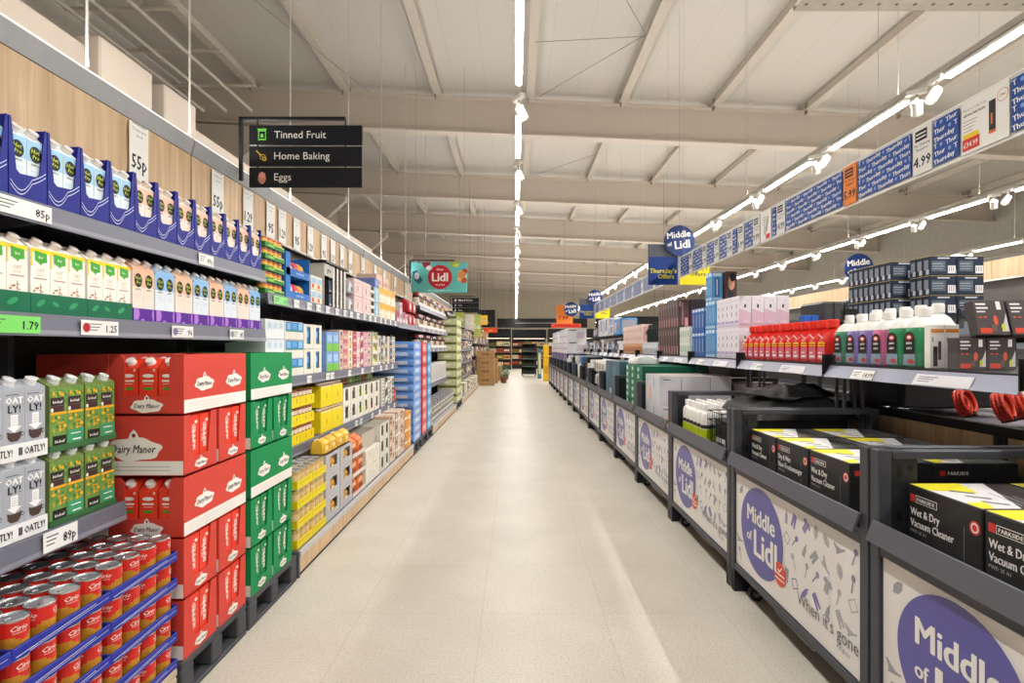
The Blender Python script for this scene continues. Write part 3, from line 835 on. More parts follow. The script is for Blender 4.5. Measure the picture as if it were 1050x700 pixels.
def case_end(colname):
    """narrow face to the aisle with a tall tapered window, long side printed with one big logo"""
    w, d, h = .226, .42, .226; t = .004
    a, _ = CASE[colname]; m = M(a, .6, var=.03); wh = M('efeae4', .6, var=.02)
    b = MB(); b.box(-w/2, w/2, 0, d, 0, t, m); b.box(-w/2, w/2, d-t, d, t, h, m)
    b.box(-w/2, -w/2+t, t, d-t, t, h, m); b.box(w/2-t, w/2, t, d-t, t, h, m)
    b.extr([(-w/2, 0), (w/2, 0), (w/2, h), (w/2-.042, h), (w/2-.062, .062), (-w/2+.062, .062), (-w/2+.042, h), (-w/2, h)], 0, t, m)
    o = b.build('milk_case'); tag(o, 'case', 'milk case')
    p = MB(); cloud(p, 0, .028, .042, -.0008); p.build('logo', o)
    p = MB(); p.T = TR(-w/2-.0006, d/2, 0) @ RZ(-90)
    p.quad(-d/2+.002, d/2-.002, .002, .055, 0, wh)
    for i in range(2): p.box(-d/2+.05, d/2-.05, -.0006, 0, .018+.014*i, .021+.014*i, M('b9b2ac', .6, var=0))
    cloud(p, .02, .1, .105, -.0006)
    p.build('side_print', o)
    return o
def gbox0(colname):
    b = MB().bev(-.14, .14, 0, .476, 0, .226, .003, M(CASE[colname][0], .6, var=.03)); o = b.build('milk_case'); tag(o, 'case', 'milk case')
    p = MB(); p.quad(-.138, .138, .002, .052, -.0008, M('efeae4', .6, var=.02)); p.build('print', o); return o
pallet(2.06, 2.555, lab='dark plastic pallet under the red milk cases')
pallet(2.58, 3.14, lab='dark plastic pallet under the green milk cases')
for nm, yb in (('red', 2.075), ('green', 2.6)):
    cl, ce = case_long(nm), case_end(nm)
    cpl = gbox0(nm)
    for lv in range(5):
        z = .149 + .2345*lv; lvn = ('bottom', 'second lowest', 'middle', 'second highest', 'top')[lv]
        if lv in (2, 4):
            for k, x in enumerate((-1.262-.14, -1.262-.424)):
                put(cl if k == 0 else cpl, x, yb, z, CAM, '%s milk case with long side %s, %s layer' % (nm, ('along the aisle', 'behind the aisle case')[k], lvn))
                if k: continue
                for q in range(3):
                    for r in range(2 if lv == 4 else 1):
                        put(mk[nm][0], x+(q-1)*.075, yb+.007+r*.075, z+.005, CAM, '%s milk carton in the %s layer, %s case, row %s, %s from the wall' % (nm, lvn, ('aisle', 'wall')[k], nth(r+1), nth(q+1)), 'milk cartons')
        else:
            for k, yc in enumerate((yb+.114, yb+.114+.246)):
                put(ce, -1.262, yc, z, LEFT, '%s milk case with open end to the aisle, %s layer, %s one' % (nm, lvn, ('nearer', 'farther')[k]))
                for q in (0,):
                    put(mk[nm][1], -1.269, yc-.037, z+.005, LEFT, '%s milk carton showing in the %s %s-layer case, nearer' % (nm, ('nearer', 'farther')[k], lvn), 'milk cartons')
                    put(mk[nm][1], -1.269, yc+.037, z+.005, LEFT, '%s milk carton showing in the %s %s-layer case, farther' % (nm, ('nearer', 'farther')[k], lvn), 'milk cartons')
# ------------------------------------------------------------------ generic printed packs
def decals(p, L, w, h):
    k = 0
    for e in L:
        k += 1; y = -.0006 - .00015*k
        if e[0] == 'r': p.quad(w*(e[1]-.5), w*(e[3]-.5), h*e[2], h*e[4], y, M(e[5], .5, var=.04))
        elif e[0] == 'd': p.disc(w*(e[1]-.5), h*e[2], w*e[3], h*e[4], y, M(e[5], .5, var=.04), 16)
        elif e[0] == 'p': p.poly([(w*(a-.5), h*b) for a, b in e[1]], y, M(e[2], .5, var=.04))
        elif e[0] == 't': p.text(e[1], w*(e[2]-.5), h*e[3], h*e[4], y, M(e[5], .5, var=0), .03, wmax=w*e[6])
def gbox(name, cat, w, d, h, hexc, front=(), side=(), sign=-1, top=None, bev=.002, rough=.5, pname='print'):
    b = MB().bev(-w/2, w/2, 0, d, 0, h, min(bev, w*.1, h*.1), M(hexc, rough, var=.04))
    if top:
        b.add([(-w/2+.002, .002, h+.0005), (w/2-.002, .002, h+.0005), (w/2-.002, d-.002, h+.0005), (-w/2+.002, d-.002, h+.0005)], [(0,1,2,3)], M(top, rough, var=.04))
    o = b.build(name); tag(o, name, cat)
    if front:
        p = MB(); decals(p, front, w, h); p.build(pname, o)
    if side:
        p = MB(); p.T = TR(sign*(w/2+.0003), d/2, 0) @ RZ(-90 if sign < 0 else 90); decals(p, side, d, h); p.build('side_print', o)
    return o
def wtray(name, w, d, h, hexc, wins, cat='cardboard tray', top=0.0):
    """shelf-ready box: closed front with cut-out windows; open top"""
    m = M(hexc, .6, var=.04); t = .003
    b = MB(); b.box(-w/2, w/2, 0, d, 0, t, m); b.box(-w/2, w/2, d-t, d, t, h, m)
    b.box(-w/2, -w/2+t, t, d-t, t, h, m); b.box(w/2-t, w/2, t, d-t, t, h, m)
    xs = [-w/2+t]
    for a, c, z0, z1 in wins:
        xa, xc = w*(a-.5), w*(c-.5)
        b.box(xs[-1], xa, 0, t, t, h, m); b.box(xa, xc, 0, t, t, h*z0, m)
        if z1 < 1: b.box(xa, xc, 0, t, h*z1, h, m)
        xs.append(xc)
    b.box(xs[-1], w/2-t, 0, t, t, h, m)
    o = b.build(name); tag(o, name, cat); return o
def bag(name, w, d, h, hexc, front=(), cat='bag'):
    """soft filled bag, pinched at the top"""
    m = M(hexc, .4, var=.08, scale=25)
    b = MB(); N = 7; vs, fs = [], []
    prof = [(.92, .9, 0), (1, 1, .06), (1.0, 1.0, .4), (.98, .9, .7), (.95, .6, .86), (.93, .12, .95), (.95, .06, 1)]
    ring = [(-.5,-.35),(-.38,-.5),(.38,-.5),(.5,-.35),(.5,.35),(.38,.5),(-.38,.5),(-.5,.35)]
    for sx, sy, z in prof:
        for x, y in ring: vs.append((x*w*sx, d/2+y*d*sy, z*h))
    for k in range(N-1):
        for i in range(8):
            j = (i+1) % 8; fs.append((k*8+i, k*8+j, k*8+8+j, k*8+8+i))
    fs.append(tuple(range(7, -1, -1))); fs.append(tuple((N-1)*8+i for i in range(8)))
    b.add(vs, fs, m); o = b.build(name); tag(o, name, cat)
    if front:
        p = MB(); decals(p, front, w, h*.8); p.build('print', o)
    return o
def jar(name, r, h, glass, lid, label, cat='jar', lidh=.16, n=14):
    o = MB().lathe([(r*.95, 0), (r, h*.04), (r, h*.7), (r*.85, h*(1-lidh))], M(glass, .2, var=.03), n).build(name); tag(o, name, cat)
    MB().lathe([(r*.88, h*(1-lidh)+.0003), (r*.9, h*(1-lidh*.8)), (r*.9, h*.99), (r*.8, h)], M(lid, .35, .2, var=.03), n).build('lid', o)
    if label: MB().lathe([(r*1.012, h*.14), (r*1.012, h*.6)], M(label, .5, var=.1, scale=60), n).build('label', o)
    return o
def can(name, r, h, body, lid, band=None, n=14, cat='tin'):
    S = M(lid, .3, .8, var=.03); B = M(body, .4, var=.08, scale=50)
    o = MB().lathe([(r*.97, 0), (r, .003), (r*.98, .006), (r*.98, h*.3), (r*.98, h*.75), (r*.98, h-.006), (r, h-.003), (r*.95, h), (r*.9, h-.003)],
                   [S, S, B, M(band, .4, var=.05) if band else B, B, S, S, S], n).build(name); tag(o, name, cat); return o

XF = -1.474
# ============ high shelf, z 1.66
Z1 = 1.661
# green trays of snack tins: five layers
gsn = can('snack_tin', .031, .062, 'd9542e', 'c9cbd0', 'e9b94a')
gtr = low_tray(.27, .2, .03, '2e7d3a', lambda p, w, h: [p.disc(-w*.2, h*.45, w*.18, h*.22, -.0008, M('8cc63f', .5, var=0), 14), p.quad(-w*.1, w*.45, h*.75, h*.95, -.0008, M('c7de7a', .5, var=0))])
for t in range(5):
    put(gtr, XF, 3.345, Z1+t*.069, LEFT, 'green tray of snack tins beside the last blue tray, %s from the bottom' % nth(t+1))
    for q in range(4):
        put(gsn, XF-.037, 3.345+(q-1.5)*.065, Z1+t*.069+.004, RND.uniform(0, 6), 'orange and gold snack tin in the %s green tray, %s along' % (nth(t+1), nth(q+1)), 'snack tins')
# bright blue display of snack bags
def bluedisp():
    w, d, h = .40, .2, .30; t = .004; m = M('1f6fc4', .5, var=.03)
    root = MB().box(-w/2, w/2, 0, d, 0, t, m); b = root
    b.box(-w/2, w/2, d-t, d, t, h, m); b.box(-w/2, -w/2+t, 0, d-t, t, h, m); b.box(w/2-t, w/2, 0, d-t, t, h, m)
    b.box(-w/2+t, w/2-t, 0, d-t, .15, .154, m)
    for z in (t, .154): b.box(-w/2+t, w/2-t, 0, t, z, z+.045, m)
    b.box(-w/2+t, -w/2+.07, 0, t, .05, h, m)
    o = b.build('display_box'); tag(o, 'd', 'display box')
    p = MB()
    for z in (.018, .168):
        p.text('pom bears', .03, z, .022, -.0008, M('bfe0f5', .5, var=0), .03, wmax=.15)
    p.build('print', o); return o
put(bluedisp(), XF, 3.7, Z1, LEFT, 'bright blue two-level cardboard display of snack bags')
sb = [bag('snack_bag', .085, .06, .1, 'c8d4ea', [('r', .1, .3, .9, .6, 'c33a4a')]), bag('snack_bag', .085, .06, .1, 'd2304a', [('d', .5, .5, .25, .2, 'e8e0e8')]),
      bag('snack_bag', .085, .06, .1, 'b7304a', [('r', .1, .2, .9, .5, '5fa0de')]), bag('snack_bag', .085, .06, .1, 'eda52a', [('d', .5, .45, .3, .25, 'd2611e')])]
cb = ['white and red', 'red', 'crimson and blue', 'orange']
for t in range(2):
    for q in range(3):
        i = (q+t) % 3 if q < 2 else 3
        put(sb[i], XF-.02, 3.62+q*.095, Z1+.006+t*.15, LEFT, '%s snack bag on the %s level of the blue display, %s along' % (cb[i], ('lower', 'upper')[t], nth(q+1)))
# cream and pink small packs
pk = gbox('snack_pack', 'snack pack', .11, .14, .1, 'e9e2d8', [('r', .1, .45, .9, .85, '9cc3dc'), ('r', .15, .1, .5, .4, 'd8454f'), ('r', .55, .1, .9, .4, 'efe7b0')])
grid(pk, LEFT, XF, [3.985, 4.1], Z1, 2, .102, 'cream snack pack beside the blue display, {t} tier, {i} along', 'cream snack packs')
# white and black printed display box marked pro, with black canopy
def pro_box():
    o = MB(); m = M('c7c2b8', .5, var=.03)
    o.box(-.27, .27, .2, .204, 0, .33, m); o.box(-.27, .27, 0, .2, 0, .004, m)
    o.box(-.27, -.266, 0, .2, .004, .33, m); o.box(.266, .27, 0, .2, .004, .33, m)
    o = o.build('display_box'); tag(o, 'p', 'display box')
    MB().box(-.29, .29, -.02, .21, .335, .35, M('151517', .4)).build('canopy', o)
    h = MB().box(-.266, -.06, 0, .004, .235, .33, M('bdbab2', .5)).build('header', o)
    p = MB(); p.text('pro', -.16, .265, .045, -.0008, INK, .05); p.build('lettering', o)
    for x in (-.055, .04, .135, .23): MB().box(x-.012, x+.012, -.004, .006, .005, .33, M('ece9e2', .5)).build('divider', o)
    return o
put(pro_box(), XF, 4.47, Z1, LEFT, 'white display rack with black canopy and the word pro on its header')
drk = gbox('drink_pouch', 'pouch', .07, .06, .1, '23232a', [('p', [(.3, .1), (.7, .1), (.55, .9), (.4, .9)], '5b7ea8'), ('r', .2, .1, .8, .2, 'd9d4cc')])
for t in range(3):
    for q, yy in enumerate((-.11, -.015, .08, .175)):
        put(drk, XF-.012, 4.47+yy+.01, Z1+.006+t*.108, LEFT, 'dark pouch in the pro rack, {} row, {} along'.format(nth(t+1), nth(q+1)), 'dark pouches')
# grey film packs
gb = bag('film_pack', .2, .2, .155, '8d8f90', [('p', [(.2, .2), (.5, .1), (.7, .6), (.4, .9)], 'd8dadc'), ('r', .55, .2, .8, .5, '4b4d50')], 'pack')
grid(gb, LEFT, XF, [4.86, ], Z1, 2, .158, 'shiny grey film-wrapped pack, {t} one of two beside the pro rack', 'grey film packs')
# pink cases
pc = gbox('carton_case', 'case', .27, .3, .155, 'e3c5c4', [('r', .4, .3, .47, .62, '4a3338'), ('r', .05, .04, .95, .12, 'f0dedd'), ('r', .1, .75, .9, .8, 'cfa3a6')])
grid(pc, LEFT, XF, [5.11, 5.39], Z1, 2, .157, 'pale pink cardboard case on the high shelf, {t} tier, {i} along', 'pink cases')
cw = wtray('bottle_tray', .16, .2, .075, 'e6e0d4', [(.12, .88, .4, 1)])
dj = jar('small_jar', .024, .068, '2c2422', '3a3330', '403633')
for t in range(4):
    put(cw, XF, 5.62, Z1+t*.078, LEFT, 'cream tray of dark jars, %s of four layers beside the pink cases' % nth(t+1))
    for q in range(3): put(dj, XF-.03, 5.62+(q-1)*.05, Z1+.0035+t*.078, 0, 'dark jar in the %s cream tray, %s along' % (nth(t+1), nth(q+1)), 'dark jars')
bl = gbox('drink_pack', 'drink pack', .16, .2, .155, '79b6cf', [('r', .05, .55, .95, .95, 'a9c7dd'), ('d', .5, .35, .2, .2, 'bfe0e6'), ('r', .05, .05, .95, .12, 'e7e4df')])
bl2 = gbox('drink_pack', 'drink pack', .16, .2, .09, '6c7fc0', [('d', .5, .5, .25, .3, '97a6dc')])
grid(bl, LEFT, XF, [5.79], Z1, 2, .157, 'light blue drink pack, {t} one under the violet pack', 'blue drink packs')
put(bl2, XF, 5.79, Z1+.315, LEFT, 'violet-blue drink pack topping the light blue ones')
yo = gbox('juice_case', 'juice case', .25, .25, .17, 'f0e2c6', [('p', [(.0, .7), (.2, .45), (.35, .65), (.5, .42), (.7, .7), (.85, .5), (1, .66), (1, .97), (0, .97)], 'e9a820'), ('r', .08, .05, .92, .36, 'f7f0e4'), ('r', .2, .1, .3, .3, 'd8853a'), ('r', .5, .1, .6, .3, 'e8c66a')])
grid(yo, LEFT, XF, [6.02, 6.28, 6.54], Z1, 2, .172, 'cream case with orange flame print, {t} tier, {i} along', 'orange flame cases')
tk = gbox('snack_case', 'snack case', .25, .22, .14, 'dcbfae', [('r', .1, .2, .9, .6, 'cf9f90'), ('r', .3, .3, .6, .5, 'b9685a')])
grid(tk, LEFT, XF-.05, [6.1, 6.4], Z1+.345, 1, .1, 'salmon case lying on the orange flame cases, {i} along', 'salmon cases')
# high shelf over the paper packs
ro = bag('red_bag', .24, .16, .18, 'b3202f', [('d', .4, .5, .2, .3, 'e9e0dc'), ('r', .6, .2, .85, .5, '7c1522')])
pkp = gbox('purple_pack', 'pack', .17, .2, .15, 'c07f9c', [('r', .1, .5, .9, .9, '9c3a63'), ('r', .1, .1, .9, .35, 'ead9de')])
wp = gbox('white_pack', 'pack', .14, .2, .13, 'ddd6d2', [('r', .15, .5, .45, .9, 'a04a50'), ('r', .55, .4, .85, .9, '6d6a74')])
for i in range(4): put([pkp, wp][i % 2], XF, 6.84+i*.18, Z1-.01, LEFT, '%s pack on the high shelf above the blue paper stack, %s along' % (('purple-pink', 'white and red')[i % 2], nth(i+1)))
put(dup(wp), XF, 7.02, Z1+.122, LEFT, 'white and red pack lying on another above the blue paper stack')
for t in range(2):
    for i in range(2): put(ro, XF, 7.65+i*.3, Z1-.01+t*.182, LEFT, 'bright red bag on the high shelf, %s tier, %s of two along' % (('lower', 'upper')[t], nth(i+1)))
# ============ second shelf, z 1.15: bottled water and so on
Z2 = 1.151
wb = gbox('water_pack', 'water pack', .3, .24, .118, 'e8e2da', [('r', .02, .45, .98, .97, '3b7fc0'), ('r', .08, .55, .28, .9, '7fb6e2'), ('r', .36, .6, .6, .9, '5ea2da'), ('r', .7, .55, .92, .92, '8cc2e6'), ('r', .02, .44, .98, .5, '2c9a6a'), ('r', .24, .02, .25, .4, 'cfc8c0'), ('r', .55, .02, .56, .4, 'cfc8c0')])
ww = gbox('white_bottle_pack', 'bottle pack', .26, .24, .118, 'e9edf0', [('r', .05, .5, .95, .95, 'd5e0ea'), ('d', .2, .7, .08, .15, 'b8cfe4'), ('d', .5, .7, .08, .15, 'b8cfe4'), ('d', .8, .7, .08, .15, 'b8cfe4')])
grid(ww, LEFT, XF, [3.345], Z2, 3, .12, 'white bottle pack behind the green milk cases, {t} tier', 'white bottle packs')
grid(wb, LEFT, XF, [3.64], Z2, 3, .12, 'blue-labelled water pack in a cream tray, {t} tier', 'blue water packs')
wt = wtray('window_tray', .17, .22, .175, 'e9e3d8', [(.3, .72, .2, .9)])
wi = gbox('tall_bottle', 'bottle', .075, .075, .15, '2779c4', [('r', .1, .0, .9, .3, '3a8a45'), ('r', .2, .5, .8, .8, '75b7e8')])
for t in range(2):
    for q in range(2):
        put(wt, XF, 3.885+q*.175, Z2+t*.178, LEFT, 'cream tray with a tall window, %s tier, %s one of two' % (('lower', 'upper')[t], nth(q+1)))
        put(wi, XF-.01, 3.885+q*.175, Z2+.006+t*.178, LEFT, 'blue and green bottle pack in the window of the %s tray, %s' % (('lower', 'upper')[t], nth(q+1)))
bg = gbox('detergent_box', 'box', .14, .2, .155, '7fa6dc', [('r', .0, .0, 1, .4, '7cc04a'), ('r', .15, .5, .85, .85, 'a9c6ec')])
grid(bg, LEFT, XF, [4.32, 4.47], Z2, 2, .157, 'blue and lime box, {t} tier, {i} along', 'blue and lime boxes')
r = random.Random(21)
def mixed(y0, y1, z, ztop, cols, nm, desc, x=XF, wr=(.09, .16), hr=(.08, .15), d=.2):
    y = y0; k = 0
    while y < y1-.06:
        w = min(r.uniform(*wr), y1-y); zz = z; t = 0
        c = cols[k % len(cols)]
        h = r.uniform(*hr)
        h = (ztop-z)/max(1, round((ztop-z)/h))-.002
        c2 = cols[(k+2) % len(cols)][0]
        c3 = cols[(k+1) % len(cols)][0]; v_ = r.randint(0, 4)
        art = [[('r', .08, .5, .92, .92, c2), ('t', 'Fresh', .5, .62, .16, 'f2eee6', .7), ('r', .15, .12, .6, .2, 'ece6dc'), ('r', .15, .26, .8, .32, 'ece6dc'), ('d', .78, .2, .12, .1, c3)],
               [('p', [(0, .1), (1, .35), (1, .75), (0, .5)], c2), ('d', .5, .5, .2, .18, 'f0ece4'), ('t', 'Bake', .5, .8, .13, '3a3434', .6)],
               [('r', .3, .25, .7, .85, '3a3234'), ('r', .34, .3, .66, .6, c3), ('r', .05, .04, .95, .1, c2)],
               [('r', .0, .7, 1, 1, c2), ('t', 'Best', .5, .78, .14, 'f2eee6', .6), ('d', .35, .35, .2, .2, c3), ('d', .6, .3, .18, .16, 'e8d8b0'), ('d', .5, .45, .1, .1, '7a4a34')],
               [('r', .1, .15, .3, .9, c2), ('r', .4, .15, .6, .9, c3), ('r', .7, .15, .9, .9, c2), ('r', .05, .45, .95, .6, 'efebe2')]][v_]
        pr = gbox(nm, nm.replace('_', ' '), w-.006, d, h, c[0], art)
        while zz < ztop-h*.6:
            put(pr, x, y+w/2, zz, LEFT, desc.format(c=c[1], i=nth(k+1), t=nth(t+1)), nm.replace('_', ' ')+'s by the shelf ' + ('%.0f' % (z*100)) if False else None)
            zz += h+.0015; t += 1
        y += w; k += 1
mixed(4.56, 5.6, Z2, 1.49, [('d9c2b8', 'beige'), ('d99aa6', 'rose'), ('e2cfa0', 'straw'), ('c2566a', 'raspberry'), ('e6ddd2', 'cream'), ('b03a42', 'red'), ('d8a8c4', 'pink')], 'baking_pack', '{c} baking pack between lime boxes and lime tubs, {i} column, {t} up')
lt = wtray('lime_tray', .2, .2, .115, 'e4dccd', [(.08, .92, .3, 1)])
lb = bag('lime_bag', .16, .1, .085, 'c3d23c', [('r', .2, .3, .8, .6, 'e6ecab')])
for t in range(3):
    put(lt, XF, 5.72, Z2+t*.118, LEFT, 'cream tray of lime-green bags, %s of three layers' % nth(t+1))
    put(lb, XF-.01, 5.72, Z2+.004+t*.118, LEFT, 'lime-green bag in the %s cream tray' % nth(t+1))
mixed(5.84, 6.68, Z2, 1.47, [('e0dcd4', 'white'), ('3f3c3e', 'black'), ('e3c9a8', 'tan'), ('5c7a8c', 'slate')], 'dessert_pack', '{c} dessert pack by the blue paper stack, {i} column, {t} up')
# ============ third shelf, z .685: yellow trays, jars
Z3 = .686
ctn = can('spread_tin', .03, .062, '8f4a32', 'c08a62', 'e8d9c8')
ytr = low_tray(.26, .2, .07, 'ecd41a', lambda p, w, h: [p.disc(-w*.1, h*.5, w*.03, h*.25, -.0008, M('b39c18', .5, var=0), 10), p.disc(w*.3, h*.6, w*.03, h*.25, -.0008, M('b39c18', .5, var=0), 10)])
for t in range(3):
    for q in range(3):
        yc = 3.33+q*.265
        put(ytr, XF, yc, Z3+t*.125, LEFT, 'yellow tray of brown tins on the low shelf, %s layer, %s along' % (nth(t+1), nth(q+1)))
        for u in range(4): put(ctn, XF-.036, yc+(u-1.5)*.0625, Z3+.004+t*.125+.05, 0, 'brown tin standing out of the yellow tray, layer %s, tray %s, %s along' % (nth(t+1), nth(q+1), nth(u+1)), 'brown tins') if t < 3 else 0
ybx = gbox('yellow_case', 'case', .255, .2, .16, 'efd81a', [('d', .5, .5, .04, .15, 'b8a01c'), ('p', [(.1, .95), (.9, .95), (.96, 1), (.04, 1)], 'e8ddc8')])
for t in range(2):
    for q in range(2): put(ybx, XF, 4.255+q*.26, Z3+t*.195, LEFT, 'tall yellow case beside the yellow trays, %s tier, %s along' % (('lower', 'upper')[t], nth(q+1)))
for t in range(2):
    for q in range(2):
        for u in range(5): put(ctn2 if False else ctn, XF-.04, 4.255+q*.26+(u-2)*.05, Z3+.1615+t*.195-.0, 0, 'brown tin standing on the %s yellow case, %s, %s along' % (('lower', 'upper')[t], nth(q+1), nth(u+1)), 'brown tins on the yellow cases') if False else None
flat = can('flat_tin', .024, .03, '8a3b2c', 'b7a090', 'e8d9c8', 12)
for t in range(2):
    for q in range(2):
        for u in range(5): put(flat, XF-.035, 4.255+q*.26+(u-2)*.05, Z3+.1615+t*.195, 0, 'small brown tin on the %s yellow case, %s case, %s along' % (('lower', 'upper')[t], nth(q+1), nth(u+1)), 'small brown tins')
jt = wtray('jar_tray', .2, .2, .15, 'e6e1d6', [(.3, .72, .25, .92)])
jc = [('2b2b2e', '17171a', '3a3a40', 'charcoal'), ('1e1e22', 'd9d9d9', '55555a', 'black'), ('8aa83a', 'e8e4d8', 'b5cc52', 'green'), ('9aa046', '5a8a3a', 'd3cf6a', 'olive'), ('6a4a40', 'c9b08e', '9a6f60', 'brown'), ('d0c8c0', '3a3a3c', '88888c', 'white')]
for q in range(6):
    g_, l_, b_, nm = jc[q]
    J = jar('glass_jar', .04, .125, g_, l_, b_)
    for t in range(2):
        yc = 4.76 + q*.205
        put(jt, XF, yc, Z3+t*.153, LEFT, 'white tray with a window showing a %s jar, %s tier' % (nm, ('lower', 'upper')[t]))
        put(J, XF-.045, yc+.004, Z3+.0035+t*.153, 0, '%s jar seen through its tray window, %s tier' % (nm, ('lower', 'upper')[t]))
mixed(5.99, 6.595, Z3, 1.0, [('dcd8d0', 'white'), ('4a5a48', 'dark green'), ('cfc6ba', 'stone')], 'sauce_box', '{c} sauce box at the far end of the low shelf, {i} column, {t} up')
rp = gbox('red_case', 'case', .1, .2, .16, 'd2553c', [('r', .2, .3, .8, .7, 'e88a66')]); put(rp, XF, 6.655, Z3, LEFT, 'small red case at the end of the low shelf next to the paper stack')
bigj = [jar('gherkin_jar', .05, .11, c, '4b7a3a', c2) for c, c2 in (('4a6a3a', '7f9a5a'), ('6a4a34', '9c7050'), ('5d7a40', '9fb86a'))]
for q in range(12):
    put(bigj[(0, 0, 1, 1, 2, 2)[q % 6]], -1.62, 4.78+q*.107 if q < 12 else 0, Z3+.308 if q < 12 else 0, 0, '%s jar standing behind on the trays, %s along' % (('green', 'green', 'brown', 'brown', 'light green', 'light green')[q % 6], nth(q+1)))
# ============ base deck, z .15
Z4 = .151; XD = -1.285
ytb = low_tray(.24, .232, .05, 'e8d21c', lambda p, w, h: [p.box(-w*.4, w*.4, -.0008, 0, h*.6, h*.66, M('b8a01c', .5, var=0))])
ptn = can('peach_tin', .0365, .105, 'c9a468', 'a8aab0', 'dcc08a', 16)
for t in range(4):
    for q in range(2):
        yc = 3.33+q*.245
        put(ytb, XD, yc, Z4+t*.116, LEFT, 'yellow tray of beige tins on the base deck, %s layer, %s along' % (nth(t+1), nth(q+1)))
        for u in range(3):
            for dd in range(3 if t == 3 else 1):
                put(ptn, XD-.0405-dd*.0745, yc+(u-1)*.0765, Z4+.004+t*.116, 0, 'beige tin with grey lid, layer %s, tray %s, row %s, %s along' % (nth(t+1), nth(q+1), nth(dd+1), nth(u+1)), 'beige tins')
gt2 = wtray('grey_tray', .29, .22, .15, 'b8b7bb', [(.28, .8, .35, .85)])
ob = bag('filled_bag', .14, .1, .12, 'cf9428', [('r', .2, .3, .8, .7, '8f5a20'), ('d', .5, .5, .2, .15, 'efdf9a')])
oy = bag('yellow_bag', .135, .1, .1, 'e6b93c', [('r', .2, .3, .8, .7, 'cf7d24'), ('d', .4, .5, .2, .2, 'f2e6a8')])
for q in range(2):
    for t in range(3 if q == 0 else 3):
        put(gt2, XD, 3.84+q*.3, Z4+t*.152, LEFT, 'grey tray with a cut window and a %s bag, %s layer, %s stack' % ('golden', nth(t+1), nth(q+1)))
        put(ob, XD-.008, 3.85+q*.3, Z4+.004+t*.152, LEFT, 'golden bag inside the grey tray, %s layer, %s stack' % (nth(t+1), nth(q+1)))
    for u in range(2):
        for dd in range(1): put(oy, XD-.02-dd*.11, 3.785+q*.3+u*.142, Z4+.458, LEFT, 'yellow bag lying on the grey trays, stack %s, row %s, %s' % (nth(q+1), nth(dd+1), nth(u+1)), 'yellow bags')
ob2 = bag('orange_bag', .17, .14, .15, 'd9743a', [('r', .2, .2, .8, .5, '9f4a34'), ('r', .2, .6, .8, .85, 'f0b98a')])
obt = low_tray(.37, .22, .03, 'd8d2c8', None)
for t in range(3):
    put(obt, XD, 4.49, Z4+t*.155, LEFT, 'flat cardboard tray under the orange bags, %s layer' % nth(t+1))
    for u in range(2): put(ob2, XD-.02, 4.4+u*.178, Z4+.0035+t*.155, LEFT, 'orange bag in the %s flat tray, %s of two' % (nth(t+1), nth(u+1)))
wc = gbox('white_case', 'case', .23, .3, .145, 'e6dfd2', [('r', .02, .46, .98, .48, 'cbc3b6'), ('r', .3, .6, .7, .8, 'd8d2c8')])
grid(wc, LEFT, XD, [4.8, 5.035], Z4, 2, .148, 'plain off-white case on the base deck, {t} tier, {i} along', 'off-white cases')
opn = gbox('open_carton', 'carton', .46, .3, .14, 'b5aca0', [('r', .02, .1, .98, .9, 'c0b6a8')], top='857c72')
put(opn, XD-.04, 4.915, Z4+.298, LEFT, 'greyish open carton lying on the off-white cases')
gw = wtray('green_window_tray', .18, .22, .15, 'ddd7ca', [(.25, .75, .2, .9)])
gi = gbox('green_pack', 'pack', .1, .08, .12, '4a7a4a', [('r', .1, .4, .9, .8, '2c2c30'), ('r', .2, .1, .8, .3, 'd8d0c0')])
for q in range(2):
    for t in range(3):
        put(gw, XD, 5.26+q*.185, Z4+t*.152, LEFT, 'cream tray with a green pack in its window, %s layer, %s stack' % (nth(t+1), nth(q+1)))
        put(gi, XD-.006, 5.26+q*.185, Z4+.004+t*.152, LEFT, 'green and black pack in the cream tray window, %s layer, %s stack' % (nth(t+1), nth(q+1)))
mixed(5.55, 6.3, Z4, .64, [('cfae9c', 'terracotta'), ('d8cdbc', 'oatmeal'), ('a3684c', 'brick'), ('d9cfc4', 'pale')], 'pasta_case', '{c} pasta case on the base deck, {i} column, {t} up', XD, (.12, .16), (.14, .17), .3)
mixed(6.3, 6.68, Z4, .58, [('d98a3a', 'orange'), ('e0a85a', 'amber')], 'orange_case', '{c} case at the end of the base deck, {i} column, {t} up', XD, (.17, .2), (.13, .15), .3)

# ============ paper packs in tall stacks beyond
pallet(6.76, 7.36, lab='dark pallet under the tall stack of blue paper packs')
def paper(w, d, h, hexc, lite, band):
    b = MB(); m = M(hexc, .35, var=.1, scale=14)
    pts = []
    n = 6
    for i in range(n+1):
        a = PI*i/n; pts.append((w/2-h*.35+h*.35*math.sin(a), h/2-h/2*math.cos(a)))
    left = [(-x, z) for x, z in reversed(pts)]
    b.extr([(x, z) for x, z in pts] + left, 0, d, m)
    o = b.build('paper_pack'); tag(o, 'paper', 'paper pack')
    p = MB(); p.T = TR(0, 0, 0); p.quad(-w*.3, w*.3, h*.2, h*.8, -.0008, M(lite, .4, var=.08, scale=20)); p.box(-w*.2, w*.1, -.0014, -.0008, h*.4, h*.6, M(band, .4, var=0)); p.build('print', o)
    p = MB(); p.T = TR(-w/2-.0016, d/2, 0) @ RZ(-90)
    p.quad(-d*.36, d*.36, h*.3, h*.7, 0, M(lite, .4, var=.08, scale=20)); p.build('side_print', o)
    return o
pa = paper(.55, .5, .104, '6c98dc', 'b3c8ea', 'dfe8f6'); pb2 = paper(.55, .5, .104, '5f90d8', 'b9c2d6', 'd3dbe8')
